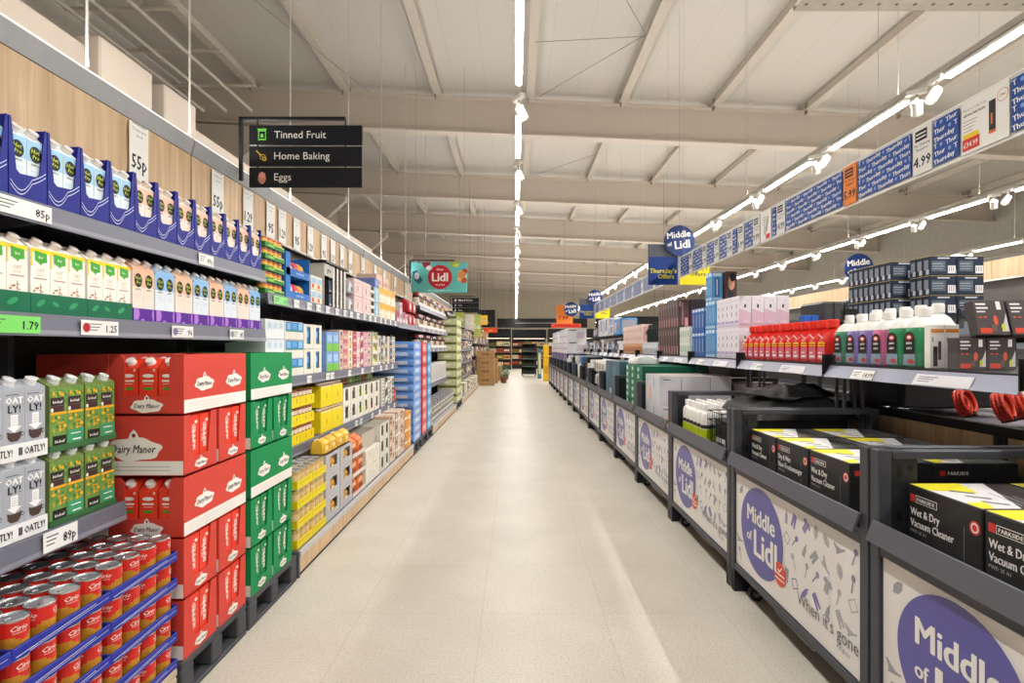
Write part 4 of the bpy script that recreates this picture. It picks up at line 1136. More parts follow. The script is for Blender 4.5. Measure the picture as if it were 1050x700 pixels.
for t in range(12):
    put((pa, pb2)[t % 2], -1.275, 7.06, .1485+t*.1055, LEFT, 'blue wrapped paper pack in the tall stack, %s from the floor' % nth(t+1), 'blue paper packs')
pallet(7.4, 8.25, lab='dark pallet under the red and sky-blue packs')
prd = paper(.4, .5, .156, 'd8434a', 'e8a8a8', 'f0d8d8'); psk = paper(.36, .5, .156, '4f9ad2', '8fc0e2', 'd5e6f2')
for t in range(8):
    put(prd, -1.275, 7.62, .1485+t*.158, LEFT, 'red wrapped pack in the stack behind the blue paper, %s from the floor' % nth(t+1), 'red packs')
    put(psk, -1.275, 8.04, .1485+t*.158, LEFT, 'sky-blue wrapped pack in the stack beyond the red ones, %s from the floor' % nth(t+1), 'sky-blue packs')

# ============ coffee jar bay, pale green stack, far shelves
cj = jar('coffee_jar', .055, .2, '4a2a22', '8a1f24', 'd8c8b8', lidh=.2); cj2 = jar('coffee_jar', .055, .2, '2a2a2e', 'c9c9cc', '8a6a4a', lidh=.2)
ct = low_tray(.34, .22, .05, 'e8e4de', None)
def divd(w, h):
    return None
for (z, nm) in ((1.983, 'top'), (1.653, 'upper'), (1.333, 'lower')):
    for i in range(9):
        yc = 8.48+i*.355
        put(ct, XF, yc, z, LEFT, 'white jar tray on the %s coffee shelf, %s along' % (nm, nth(i+1)))
        for q in range(2): put((cj, cj2)[(i+q) % 2], XF-.065, yc+(q-.5)*.16, z+.004, 0, '%s coffee jar on the %s coffee shelf, tray %s, %s' % (('dark red-lidded', 'black silver-lidded')[(i+q) % 2], nm, nth(i+1), ('near', 'far')[q]))
tw = gbox('tall_carton', 'carton', .26, .2, .33, 'd8d6d4', [('r', .1, .1, .3, .9, 'b9b2ae'), ('r', .6, .1, .75, .9, '8a5a50')])
grid(tw, LEFT, XF, rng(8.3, 12, .27), .721, 1, .1, 'tall pale carton on the low coffee-bay shelf, {i} along', 'tall pale cartons')
jb = gbox('foil_pack', 'foil pack', .12, .2, .16, '8d8c90', [('r', .2, .2, .8, .7, 'c9c4c0'), ('r', .3, .3, .7, .6, '6a3a34')])
lw = low_tray(.36, .3, .09, 'ece8e0', lambda p, w, h: [p.quad(w*(-.45+.19*k), w*(-.32+.19*k), h*.2, h*.85, -.0008, M('3a3436', .5, var=0)) for k in range(5)])
for i in range(8):
    yc = 8.52+i*.37
    for t in range(2): put(lw, XD, yc, Z4+t*.172, LEFT, 'white tray with dark windows on the coffee-bay base, %s layer, %s along' % (nth(t+1), nth(i+1)))
    for t in range(2):
        for q in range(2): put(jb, XD-.02, yc+(q-.5)*.15, Z4+.005+t*.172 + .0, LEFT, 'silver foil pack in the %s layer tray, %s tray, %s' % (nth(t+1), nth(i+1), ('near', 'far')[q]), 'foil packs') if t == 1 else None
pallet(11.75, 12.7, lab='dark pallet under the tall pale green stack')
pg = gbox('pale_green_case', 'case', .88, .42, .185, 'd0d0a4', [('r', .02, .6, .98, .97, '8d9150'), ('r', .1, .2, .5, .5, 'e2e4b8')], [('r', .02, .7, .98, .99, '6d7038'), ('d', .5, .35, .2, .2, 'e8e8c4')])
for t in range(10): put(pg, -1.27, 12.22, .149+t*.187, LEFT, 'pale green printed case in the tall stack, %s from the floor' % nth(t+1))
pal = [('8f5a48', 'rust'), ('4a4648', 'charcoal'), ('c9b8a0', 'sand'), ('7a3038', 'maroon'), ('6a7a50', 'moss'), ('d9d0c4', 'cream'), ('38465a', 'navy')]
for (z, nm, top) in ((.552, 'lowest', .86), (.952, 'second', 1.2), (1.302, 'third', 1.53), (1.622, 'fourth', 1.85), (1.952, 'top', 2.2)):
    mixed(12.78, 18.3, z, top, pal[RND.randint(0, 2):] + pal[:2], 'grocery_box', '{c} grocery box on the %s far shelf, column {i}, {t} up' % nm, XF, (.34, .5), (.22, .34), .25)
mixed(12.78, 18.3, .151, .44, [('e8e2d4', 'white'), ('3f3a38', 'black'), ('d9cba8', 'pale')], 'grocery_case', '{c} grocery case on the far base deck, column {i}, {t} up', XD, (.36, .5), (.14, .2), .3)
# ------------------------------------------------------------------ hanging signs
SIGNB = M('17191f', .45, var=.02)
def category_sign(x0, y, zt, rows, lab):
    """black bracket with three stacked boards"""
    root = empty('category_sign', (x0, y, 0)); tag(root, lab, 'hanging sign')
    MB().box(0, .70, -.012, .012, zt+.035, zt+.055, BLK).build('bracket_arm', root)
    MB().box(-.012, .008, -.012, .012, 2.46, zt+.055, BLK).build('bracket_post', root)
    h = .133
    for i, (txt, icon, colr) in enumerate(rows):
        z1 = zt - i*(h+.009)
        b = MB().bev(.055, .815, -.008, .008, z1-h, z1, .003, SIGNB).build('board', root)
        p = MB(); p.text(txt, .225, z1-h*.66, .05, -.009, WHITE, .012, align='L', wmax=.54, res=3); p.build('lettering', b)
        p = MB(); c = M(colr, .5, var=0); cx, cz, y0 = .143, z1-h/2, -.0086
        if icon == 'can':
            p.box(cx-.026, cx+.026, y0, y0+.0005, cz-.036, cz+.036, c); p.box(cx-.02, cx+.02, y0-.0006, y0, cz-.026, cz+.024, SIGNB)
            p.disc(cx, cz-.006, .011, .014, y0-.0012, c, 14); p.box(cx-.03, cx+.03, y0-.0006, y0, cz+.034, cz+.042, c)
        elif icon == 'whisk':
            p.tube((cx-.038, y0-.002, cz+.036), (cx-.01, y0-.002, cz+.008), .004, c, 6)
            for k in (-1, 0, 1):
                pts = []
                for q in range(9):
                    t = PI*q/8; u = .045*(q/8); s = .018*math.sin(t)*k
                    pts.append((cx-.012+u*.8+s*.7, y0-.002, cz+.01-u*.8+s*.7))
                p.path(pts, .0022, c, 5)
            p.disc(cx+.018, cz-.02, .014, .014, y0-.003, c, 14); p.disc(cx+.018, cz-.02, .008, .008, y0-.0036, SIGNB, 12)
        elif icon == 'egg':
            p.disc(cx, cz+.006, .024, .03, y0, c, 18); p.poly([(cx-.03, cz-.008), (cx-.018, cz-.034), (cx+.018, cz-.034), (cx+.03, cz-.008), (cx+.014, cz-.002), (cx, cz-.01), (cx-.014, cz-.002)], y0-.0006, M('d98a78', .5, var=0))
            p.box(cx-.012, cx+.012, y0, y0+.0005, cz-.042, cz-.034, c)
        else:
            p.box(cx-.018, cx+.018, y0, y0+.0005, cz-.03, cz+.03, c)
        p.build('icon', b)
        for xx in (.11, .7):
            MB().tube((xx, 0, z1), (xx, 0, z1+(.036 if i == 0 else .01)), .005, BLK, 6).build('clip', b)
    return root
category_sign(-1.845, 3.67, 2.83, [('Tinned Fruit', 'can', '6cc24a'), ('Home Baking', 'whisk', 'e3b93c'), ('Eggs', 'egg', 'e8a090')],
              'black hanging sign reading Tinned Fruit, Home Baking and Eggs on a bracket')
category_sign(-1.87, 15.6, 2.75, [('Pasta & Sauces', 'x', 'd8d8d8'), ('Oils', 'x', 'd8d8d8'), ('Rice', 'x', 'd8d8d8')],
              'far smaller black hanging sign with three category boards beyond the teal sign')

# teal brand board
root = MB().bev(0, .97, -.01, .01, 2.29, 2.82, .003, M('5fb2ae', .5, var=.02)).build('brand_sign', None, (-1.82, 9.5, 0))
tag(root, 'teal hanging board with a red round logo reading Lidl, over the shelving', 'hanging sign')
p = MB(); cx, cz = .5, 2.56
p.disc(cx, cz, .21, .21, -.0106, M('b3202c', .45, var=0), 36)
p.text('Lidl', cx, cz-.07, .15, -.0112, WHITE, .05, wmax=.27, res=2)
p.text('always', cx, cz+.12, .035, -.0112, WHITE, .02); p.text('on price', cx, cz-.145, .035, -.0112, WHITE, .02)
p.text('big on quality, always on price', .5, 2.32, .025, -.0112, WHITE, .01, wmax=.7)
p.build('logo', root)
p = MB()
p.poly([(.02, 2.66), (.1, 2.68), (.2, 2.5), (.14, 2.44), (.06, 2.5)], -.0106, M('27506a', .5)); p.disc(.1, 2.58, .045, .06, -.0112, M('cfdde0', .5))
p.poly([(.18, 2.82), (.34, 2.82), (.3, 2.7), (.22, 2.73)], -.0106, M('8a2438', .5)); p.disc(.31, 2.72, .05, .04, -.0112, M('ece6e0', .5))
p.poly([(.66, 2.82), (.88, 2.82), (.8, 2.75), (.7, 2.72)], -.0106, M('93b23f', .5)); p.disc(.78, 2.765, .05, .03, -.0112, M('c2cf5a', .5))
for (a, c, s, h) in ((.88, 2.6, .07, 'c98a4a'), (.93, 2.66, .05, 'a33a2a'), (.85, 2.53, .05, 'd9a86a'), (.92, 2.5, .05, 'b3482e'), (.86, 2.64, .035, 'e3c9a0'), (.94, 2.58, .025, 'f0e0c8')):
    p.disc(a, c, s, s, -.0112-.0003*s*20, M(h, .5), 14)
p.build('picture', root)
MB().box(-.02, .75, -.012, .012, 2.84, 2.86, BLK).build('bracket_arm', root)
MB().box(-.03, -.012, -.012, .012, 2.46, 2.86, BLK).build('bracket_post', root)
for x in (.12, .6): MB().tube((x, 0, 2.82), (x, 0, 2.84), .006, BLK, 6).build('clip', root)
for x in (.08, .92): MB().tube((x, 0, 2.86 if x < .7 else 2.82), (x, 0, 6.2), .002, M('8f887e')).build('hanging_wire', root)

# ---- offers banner over the middle bins: a long board of blue sheets, price cards
BW = M('e9e7e3', .5, var=.02)
BLU = M('17489c', .45, var=.03)
def thursday_sheet(L):
    o = MB().box(-L/2, L/2, -.004, 0, 0, .235, BLU).build('hanging_offer_sheet'); tag(o, 's', 'offer sheet')
    p = MB(); r = random.Random(int(L*1000)); w = .186
    for row in range(6):
        z = .01+row*.0385; x = -L/2 - (row % 3)*.055
        while x < L/2:
            a, c = x+.004, x+.142
            if a > -L/2 and c < L/2: p.text('Thursday', (a+c)/2, z, .026, -.0046, WHITE, .045, wmax=.135, rot=.12)
            else:
                a2, c2 = max(a, -L/2+.002), min(c, L/2-.002)
                if c2-a2 > .012: p.text('Thursday'[:max(1, int(8*(c2-a2)/.14))], (a2+c2)/2, z, .026, -.0046, WHITE, .035, wmax=c2-a2, rot=.12)
            if -L/2+.01 < x+.163 < L/2-.01: p.disc(x+.163, z+.012, .01, .01, -.0046, M('7fa3dd', .5, var=0), 10)
            x += w
    p.build('lettering', o)
    return o
def banner_card(bg, price, lab):
    o = MB().box(-.068, .068, -.006, 0, 0, .255, M(bg, .5, var=.02)).build('hanging_price_card'); tag(o, lab, 'price card')
    p = MB(); ink = M('1c1a1c', .5, var=0)
    p.box(-.05, .035, -.0068, -.006, .178, .235, ink)
    for i in range(2): p.box(-.042, .028, -.0074, -.0068, .192+.02*i, .2+.02*i, M(bg, .5, var=0))
    p.text('No Cleaning', 0, .15, .016, -.0068, ink, .01, wmax=.11); p.text('Required', 0, .126, .016, -.0068, ink, .01, wmax=.09)
    p.text(price, 0, .04, .055, -.0068, ink, .04, wmax=.12)
    p.build('print', o); return o
def banner(ya, yb, lab):
    b = MB().box(2.2, 2.215, ya, yb, 2.27, 2.545, BW).build('offers_banner'); tag(b, lab, 'banner')
    MB().box(2.196, 2.2, ya, yb, 2.265, 2.275, WHITE).build('lower_rail', b); MB().box(2.196, 2.2, ya, yb, 2.538, 2.548, WHITE).build('upper_rail', b)
    n = int((yb-ya)/1.6)
    for k in range(n+1):
        yy = ya+.2+(yb-ya-.4)*k/max(1, n)
        MB().tube((2.2075, yy, 2.546), (2.2075, yy, 6.1), .0014, M('b0a99f'), 5).build('hanging_wire', b)
    return b
banner(1.2, 7.38, 'long white banner board of blue offer sheets hanging over the near middle bins')
banner(7.75, 15.2, 'far white banner board of blue offer sheets hanging over the far middle bins')
SX = 2.1915
def put_sheet(L, yc, lab, z=2.287): return put(thursday_sheet(L), SX, yc, z, RIGHT, lab, 'Thursday sheets')
# (px edges in the photograph turned into distances along the board)
def Yp(px): return FX*2.19/(px-VX)
cards = [(1003, 985, None)]
def seg(pa, pb): return Yp(pb), Yp(pa)   # px near edge is larger
S = [(1240, 1037), (984, 957), (935, 880), (864, 806), (796, 792), (773, 764), (756, 751), (746, 738), (732, 725), (720, 711), (706, 698)]
for i, (pn, pf) in enumerate(S):
    y0, y1 = Yp(pn), Yp(pf)
    if y1-y0 > .05: put_sheet(round(y1-y0-.006, 3), (y0+y1)/2, 'blue sheet printed Thursday all over on the near banner, %s from the camera' % nth(i+1))
C = [(946.5, 'e9e8e6', '4.99', 'white 4.99 price card on the banner'), (872, 'f08a3c', '5.99', 'orange 5.99 price card on the banner'),
     (801, 'e9e8e6', '14.99', 'white 14.99 card on the banner beyond the long blue sheet'), (776, 'e9e8e6', '9.99', 'white card beside the picture sheet on the banner'),
     (760, 'e9e8e6', '3.99', 'white card on the banner, third beyond the orange card'), (748.5, 'e9e8e6', '7.99', 'white card on the banner, fourth beyond the orange card'),
     (735, 'e9e8e6', '6.99', 'white card on the banner, fifth beyond the orange card'), (722.5, 'e9e8e6', '2.99', 'white card on the banner, sixth beyond the orange card'),
     (708.5, 'e9e8e6', '8.99', 'white card on the banner, last before the round sign')]
for px, bg, pr, lab in C: put(banner_card(bg, pr, lab), SX-.0005, Yp(px), 2.277, RIGHT, lab)
# picture sheets
def picture_sheet(L, big=True):
    o = MB().box(-L/2, L/2, -.004, 0, 0, .255, WHITE).build('hanging_picture_sheet'); tag(o, 's', 'offer sheet')
    p = MB(); y = -.0048
    g = M('8d8d92', .5, var=0)
    if big:
        p.text('Waterproof, Cordless Pocket', -L/2+.012, .205, .014, y, g, .0, align='L', wmax=L*.5); p.text('with Power Bank Function', -L/2+.012, .18, .014, y, INK, .02, align='L', wmax=L*.48)
        for i in range(4): p.box(-L/2+.012, -L/2+.012+L*(.3-.03*i), y, y+.0005, .155-.016*i, .158-.016*i, g)
        p.quad(L*.1, L*.24, .05, .2, y, M('2e2a2a', .5)); p.quad(L*.1, L*.24, .048, .062, y-.0004, M('d8702c', .5)); p.quad(L*.14, L*.18, .09, .14, y-.0004, M('d8702c', .5))
        p.quad(-L/2+.012, -L/2+.1, .07, .095, y, M('f2d21c', .5)); p.quad(-L/2+.008, -L/2+.105, .015, .072, y-.0004, M('d8322a', .5))
        p.text('£34.99', -L/2+.056, .03, .026, y-.001, WHITE, .04, wmax=.08)
        p.disc(L*.38, .2, .03, .03, y, M('d9b0ae', .5), 20); p.disc(L*.38, .2, .026, .026, y-.0004, WHITE, 20); p.text('Offer', L*.38, .195, .012, y-.0008, M('c44', .5) if False else M('cc4444', .5, var=0), .02)
    else:
        for i in range(4): p.box(-L*.3, L*.1, y, y+.0005, .2-.02*i, .206-.02*i, g)
        p.tube((L*.1, y, .08), (L*.25, y, .2), .006, M('aaa6a0', .5)); p.disc(-L*.05, .09, .03, .045, y-.0004, M('c9c4bd', .5), 14)
        p.quad(L*.05, L*.4, .01, .05, y-.001, M('d8322a', .5))
    p.build('print', o); return o
put(picture_sheet(round(Yp(986)-Yp(1036), 3)-.006), SX, (Yp(986)+Yp(1036))/2, 2.277, RIGHT, 'white picture sheet with a red £34.99 flash on the banner')
put(picture_sheet(round(Yp(780)-Yp(791), 3)-.01, False), SX, (Yp(780)+Yp(791))/2, 2.277, RIGHT, 'white picture sheet with a faint drawing and red flash on the banner')
yy = 7.95; k = 1
while yy < 14.9:
    put_sheet(.62, yy+.31, 'blue sheet printed Thursday on the far banner, %s along' % nth(k))
    if yy+.78 < 15.1: put(banner_card('e9e8e6', '5.99', 'c'), SX-.0005, yy+.71, 2.277, RIGHT, 'white price card on the far banner, %s along' % nth(k))
    yy += .8; k += 1

# ---- round signs
NAVY = M('12306c', .4, var=.02)
def round_sign(x, y, z, r, lab, board=True, txt=True, top=5.9):
    b = MB(); n = 40
    b.extr([(r*math.cos(2*PI*i/n), r*math.sin(2*PI*i/n)) for i in range(n)], -.012, .012, NAVY)
    o = b.build('round_sign', None, (x, y, z)); tag(o, lab, 'hanging sign')
    p = MB()
    p.text('Middle', -.01, r*.2, r*.42, -.0128, WHITE, .045, wmax=r*1.55, rot=.12, res=2)
    p.text('of', -r*.64, -r*.36, r*.25, -.0128, WHITE, .045, rot=.12, res=2)
    p.text('Lidl', r*.2, -r*.5, r*.54, -.0128, WHITE, .05, wmax=r*1.0, rot=.12, res=2)
    p.build('lettering', o)
    MB().tube((0, 0, r), (0, 0, top-z), .002, M('8f887e'), 5).build('hanging_wire', o)
    return o
def thursday_board(x, y, z0, z1, lab):
    w = .2
    o = MB().box(-w, w, -.008, .008, z0, z1, M('103a86', .45, var=.03)).build('hanging_board', None, (x, y, 0)); tag(o, lab, 'hanging sign')
    p = MB(); p.quad(-w, w, z1-.17, z1, -.0086, M('5c5f68', .5)); p.quad(-w, -w+.006, z0, z1, -.0092, M('101a38', .5))
    ye = M('e8dc3a', .5, var=0)
    p.text("Thursday's", .0, z0+.16, .062, -.0094, ye, .04, wmax=.36, res=2); p.text('Offers', .04, z0+.085, .062, -.0094, ye, .04, wmax=.24, res=2)
    p.build('lettering', o); return o
thursday_board(2.0, 7.43, 2.19, 2.74, "square navy board reading Thursday's Offers at the end of the near banner")
round_sign(2.21, 7.38, 2.78, .205, 'round navy sign reading Middle of Lidl above the end of the near banner')
thursday_board(1.98, 15.3, 2.15, 2.7, "small far navy board with yellow Thursday's Offers lettering")
round_sign(2.21, 15.25, 2.74, .205, 'small round navy sign above the far banner end')
round_sign(2.0, 19.8, 2.72, .26, 'round navy sign in front of the orange board at the far aisle end')
round_sign(6.25, 9.95, 2.78, .265, 'round navy sign by itself over the second aisle behind the stacked dark boxes')
round_sign(5.35, 17.2, 2.5, .2, 'small dark round sign beside the tall brown boxes over the second aisle')
ob_ = MB().box(-.5, .1, -.01, .01, 2.1, 2.9, M('e88236', .5)).build('orange_sign', None, (2.0, 20.2, 0)); tag(ob_, 'orange promotion board hanging behind the far round sign', 'hanging sign')
p = MB(); p.text('7.99', -.25, 2.35, .16, -.011, M('a83c1c', .5, var=0), .04, wmax=.4); p.build('lettering', ob_)
MB().tube((-.2, 0, 2.9), (-.2, 0, 6), .004, M('6f6860'), 5).build('hanging_wire', ob_)
# yellow boards below the banner
yb = MB().box(-.2, .2, -.008, .008, 0, .55, M('e2cf1e', .5, var=.02)).build('hanging_board'); tag(yb, 'yellow board', 'hanging sign')
p = MB(); p.text("Thursday's", 0, .2, .06, -.0086, M('26303c', .5, var=0), .04, wmax=.36); p.text('Offers', .04, .12, .06, -.0086, M('26303c', .5, var=0), .04, wmax=.26); p.quad(-.2, .2, .38, .55, -.0086, M('5c5f68', .5)); p.build('lettering', yb)
put(yb, 2.43, 7.43, 2.19, CAM, "yellow Thursday's Offers board behind the near banner, beside the navy one")
put(yb, 2.43, 15.3, 2.15, CAM, 'small yellow board behind the far banner end')
# orange price board near tall brown boxes
o = MB().box(-.11, .11, -.004, .004, 0, .55, M('ee7d28', .5)).build('hanging_price_card', None, (3.95, 14.6, 1.95)); tag(o, 'narrow orange card hanging beyond the tall brown boxes', 'price card')
MB().tube((0, 0, .55), (0, 0, 3.9), .004, M('6f6860'), 5).build('hanging_wire', o)
# ------------------------------------------------------------------ middle bins on wheels
FR = M('4d4f57', .42, .35, var=.04); FRD = M('2e2f35', .45, .3, var=.04); FRL = M('62646d', .4, .3, var=.04)
PNL = M('e8e5e4', .3, var=.02, spec=.6)
def icons(p, x0, x1, z0, z1, y, seed, skip):
    r = random.Random(seed); cols = ['7f79b5', 'a2a0a8', 'b5b2b8', '918cab']
    nx, nz = 13, 5
    for i in range(nx):
        for j in range(nz):
            cx = x0+(x1-x0)*(i+.5)/nx + r.uniform(-.012, .012); cz = z0+(z1-z0)*(j+.5)/nz + r.uniform(-.01, .01)
            if skip(cx, cz): continue
            c = M(cols[r.randint(0, 3)], .5, var=0); k = r.randint(0, 6); s = .032; a = r.uniform(-.8, .8)
            ca, sa = math.cos(a), math.sin(a)
            T = lambda L: [(cx+s*(u*ca-v*sa), cz+s*(u*sa+v*ca)) for u, v in L]
            if k == 0:   # shirt
                p.poly(T([(-.45,-1),(.45,-1),(.45,.3),(.8,.1),(1,.5),(.5,1),(.2,.85),(-.2,.85),(-.5,1),(-1,.5),(-.8,.1),(-.45,.3)]), y, c)
            elif k == 1: # pan or spoon
                p.poly(T([(-.1,-1.2),(.1,-1.2),(.1,.2),(-.1,.2)]), y, c); p.poly(T([(.4*math.cos(t*PI/4), .6+.45*math.sin(t*PI/4)) for t in range(8)]), y, c)
            elif k == 2: # box outline
                for q in ([(-.7,-.7),(.7,-.7),(.7,-.55),(-.7,-.55)], [(-.7,.55),(.7,.55),(.7,.7),(-.7,.7)], [(-.7,-.55),(-.55,-.55),(-.55,.55),(-.7,.55)], [(.55,-.55),(.7,-.55),(.7,.55),(.55,.55)]): p.poly(T(q), y, c)
            elif k == 3: # boot / heel
                p.poly(T([(-1,-.5),(1,-.5),(1,-.3),(.3,-.2),(-.4,.4),(-.8,.9),(-1,.8),(-.8,0)]), y, c)
            elif k == 4: # bottle
                p.poly(T([(-.35,-1),(.35,-1),(.35,.3),(.12,.6),(.12,1),(-.12,1),(-.12,.6),(-.35,.3)]), y, c)
            elif k == 5: # trousers
                p.poly(T([(-.5,1),(.5,1),(.55,-1),(.15,-1),(0,.2),(-.15,-1),(-.55,-1)]), y, c)
            else:        # leaf
                p.poly(T([(0,-1),(.5,-.3),(.45,.5),(0,1),(-.45,.5),(-.5,-.3)]), y, c)
def bin_cart():
    """front faces -Y, 1.19 m long along X, .8 m deep"""
    root = empty('bin_cart'); tag(root, 'c', 'wheeled bin')
    H, L, D = 1.0, .594, .8
    for sx in (-1, 1):
        for d in (0, D-.045):
            x = sx*(L-.0225)
            MB().bev(x-.0225, x+.0225, d, d+.045, .0, H, .003, FR).build('post', root)
        # slotted side plate next to the front post
        pl = MB(); x = sx*(L-.03)
        pl.box(x-.012, x+.012, .046, .13, .70, H-.015, FRD); pl = pl.build('slotted_plate', root)
        q = MB()
        for yo, zs in ((.062, (.945, .93, .80, .785)), (.1, (.95, .87, .79, .74))):
            for z in zs:
                for s2 in (-.0125, .0125): q.box(x+s2-.0006, x+s2+.0006, yo, yo+.016, z-.02, z, BLK)
        q.build('slot', pl)
        MB().bev(x-.018, x+.018, .046, D-.046, H-.03, H-.002, .003, FR).build('side_bar', root)
        MB().bev(x-.015, x+.015, .046, D-.046, .66, .685, .003, FRD).build('side_bar', root)
        MB().bev(x-.015, x+.015, .046, D-.046, .12, .15, .003, FRD).build('side_bar', root)
        MB().box(x-.02, x+.02, .0, .11, .0, .115, FRD).build('foot', root)
    for z0, z1 in ((.12, .158), (.652, .69)): MB().bev(-L+.046, L-.046, .002, .04, z0, z1, .004, FR).build('front_rail', root)
    MB().bev(-L+.046, L-.046, D-.04, D-.002, .80, .835, .004, FRD).build('back_rail', root)
    MB().box(-L+.046, L-.046, D-.03, D-.012, .16, .80, M('3a3733', .6)).build('back_panel', root)
    MB().add([(-L+.03, -.035, .70), (L-.03, -.035, .70), (L-.03, -.012, .765), (-L+.03, -.012, .765), (-L+.03, -.026, .70), (L-.03, -.026, .70), (L-.03, -.003, .765), (-L+.03, -.003, .765)],
             [(0,1,2,3), (5,4,7,6), (0,4,5,1), (3,2,6,7), (0,3,7,4), (1,5,6,2)], FRL).build('ticket_lip', root)
    MB().box(-L+.05, L-.05, .045, D-.045, .54, .556, M('3a3b40', .6)).build('bin_deck', root)
    pn = MB().box(-L+.05, L-.05, .012, .02, .162, .648, PNL).build('advert_panel', root)
    p = MB(); vio = M('5552a2', .3, var=.03, spec=.6); y = .0112; cx, cz = -.245, .42
    icons(p, -L+.07, L-.06, .18, .63, y, 8, lambda a, c: (a-cx)**2+(c-cz)**2 < .265**2 or (-.02 < a < .56 and c < .3-.06*a) or not (-L+.08 < a < L-.08))
    p.build('pattern', pn)
    p = MB(); p.disc(cx, cz, .238, .225, y-.0006, M('e6e4e4', .5, var=0), 48); p.disc(cx, cz, .23, .217, y-.0012, vio, 48)
    p.build('roundel', pn)
    p = MB(); p.text('Middle', cx-.0, cz+.03, .082, y-.002, WHITE, .05, wmax=.36, res=3); p.text('of', cx-.125, cz-.07, .048, y-.002, WHITE, .045, res=3)
    p.text('Lidl', cx+.05, cz-.125, .13, y-.002, WHITE, .05, wmax=.25, res=3); p.build('lettering', pn)
    p = MB(); rd = M('e0503f', .5, var=.02); p.disc(cx+.2, cz-.12, .055, .055, y-.0024, rd, 24)
    for i in range(2): p.box(cx+.155, cx+.245, y-.003, y-.0024, cz-.125-.022*i, cz-.118-.022*i, WHITE)
    p.path([(cx+.185, y-.003, cz-.1), (cx+.198, y-.003, cz-.11), (cx+.222, y-.003, cz-.085)], .003, WHITE, 4); p.build('red_seal', pn)
    p = MB(); gy = M('77767c', .5, var=0); p.text("When it's gone", .32, .245, .052, y-.002, gy, .005, wmax=.42, res=3, rot=0)
    p.text("it's gone", .44, .212, .018, y-.002, gy, 0, wmax=.12); p.build('slogan', pn)
    for sx in (-1, 1):
        for d in (.07, D-.12):
            x = sx*(L-.16)
            c = MB(); c.tube((x-.014, d, .04), (x+.014, d, .04), .038, M('1c1c1f', .5), 20)
            c.tube((x-.017, d, .04), (x+.017, d, .04), .018, M('8d9097', .35, .6), 14)
            c = c.build('caster', root)
            MB().extx([(d-.012, .045), (d+.012, .045), (d+.03, .119), (d-.03, .119)], x+.019, x+.022, FRD).build('fork', c)
    MB().path([(-.2, .05, .119), (-.17, .05, .07), (.17, .05, .07), (.2, .05, .119)], .004, M('a9abb0', .35, .7)).build('brake_wire', root)
    return root
bc = bin_cart()
NC = 16
def CY(k): return 1.2575+1.2*k         # centre of bin k along the aisle
desc = ['holding vacuum cleaner boxes, nearest the camera', 'holding vacuum boxes, second in line', 'holding white bottles and black covers', 'holding large white cartons', 'holding green boxes',
        'holding blue-grey boxes', 'holding white blankets and black bags', 'with blue and black packs']
for k in range(NC):
    lab = 'grey wheeled bin with Middle of Lidl panel, ' + (desc[k] if k < len(desc) else '%s in the line from the camera' % nth(k+1))
    put(bc, 1.2, CY(k), 0, RIGHT, lab, 'wheeled bins along the aisle')

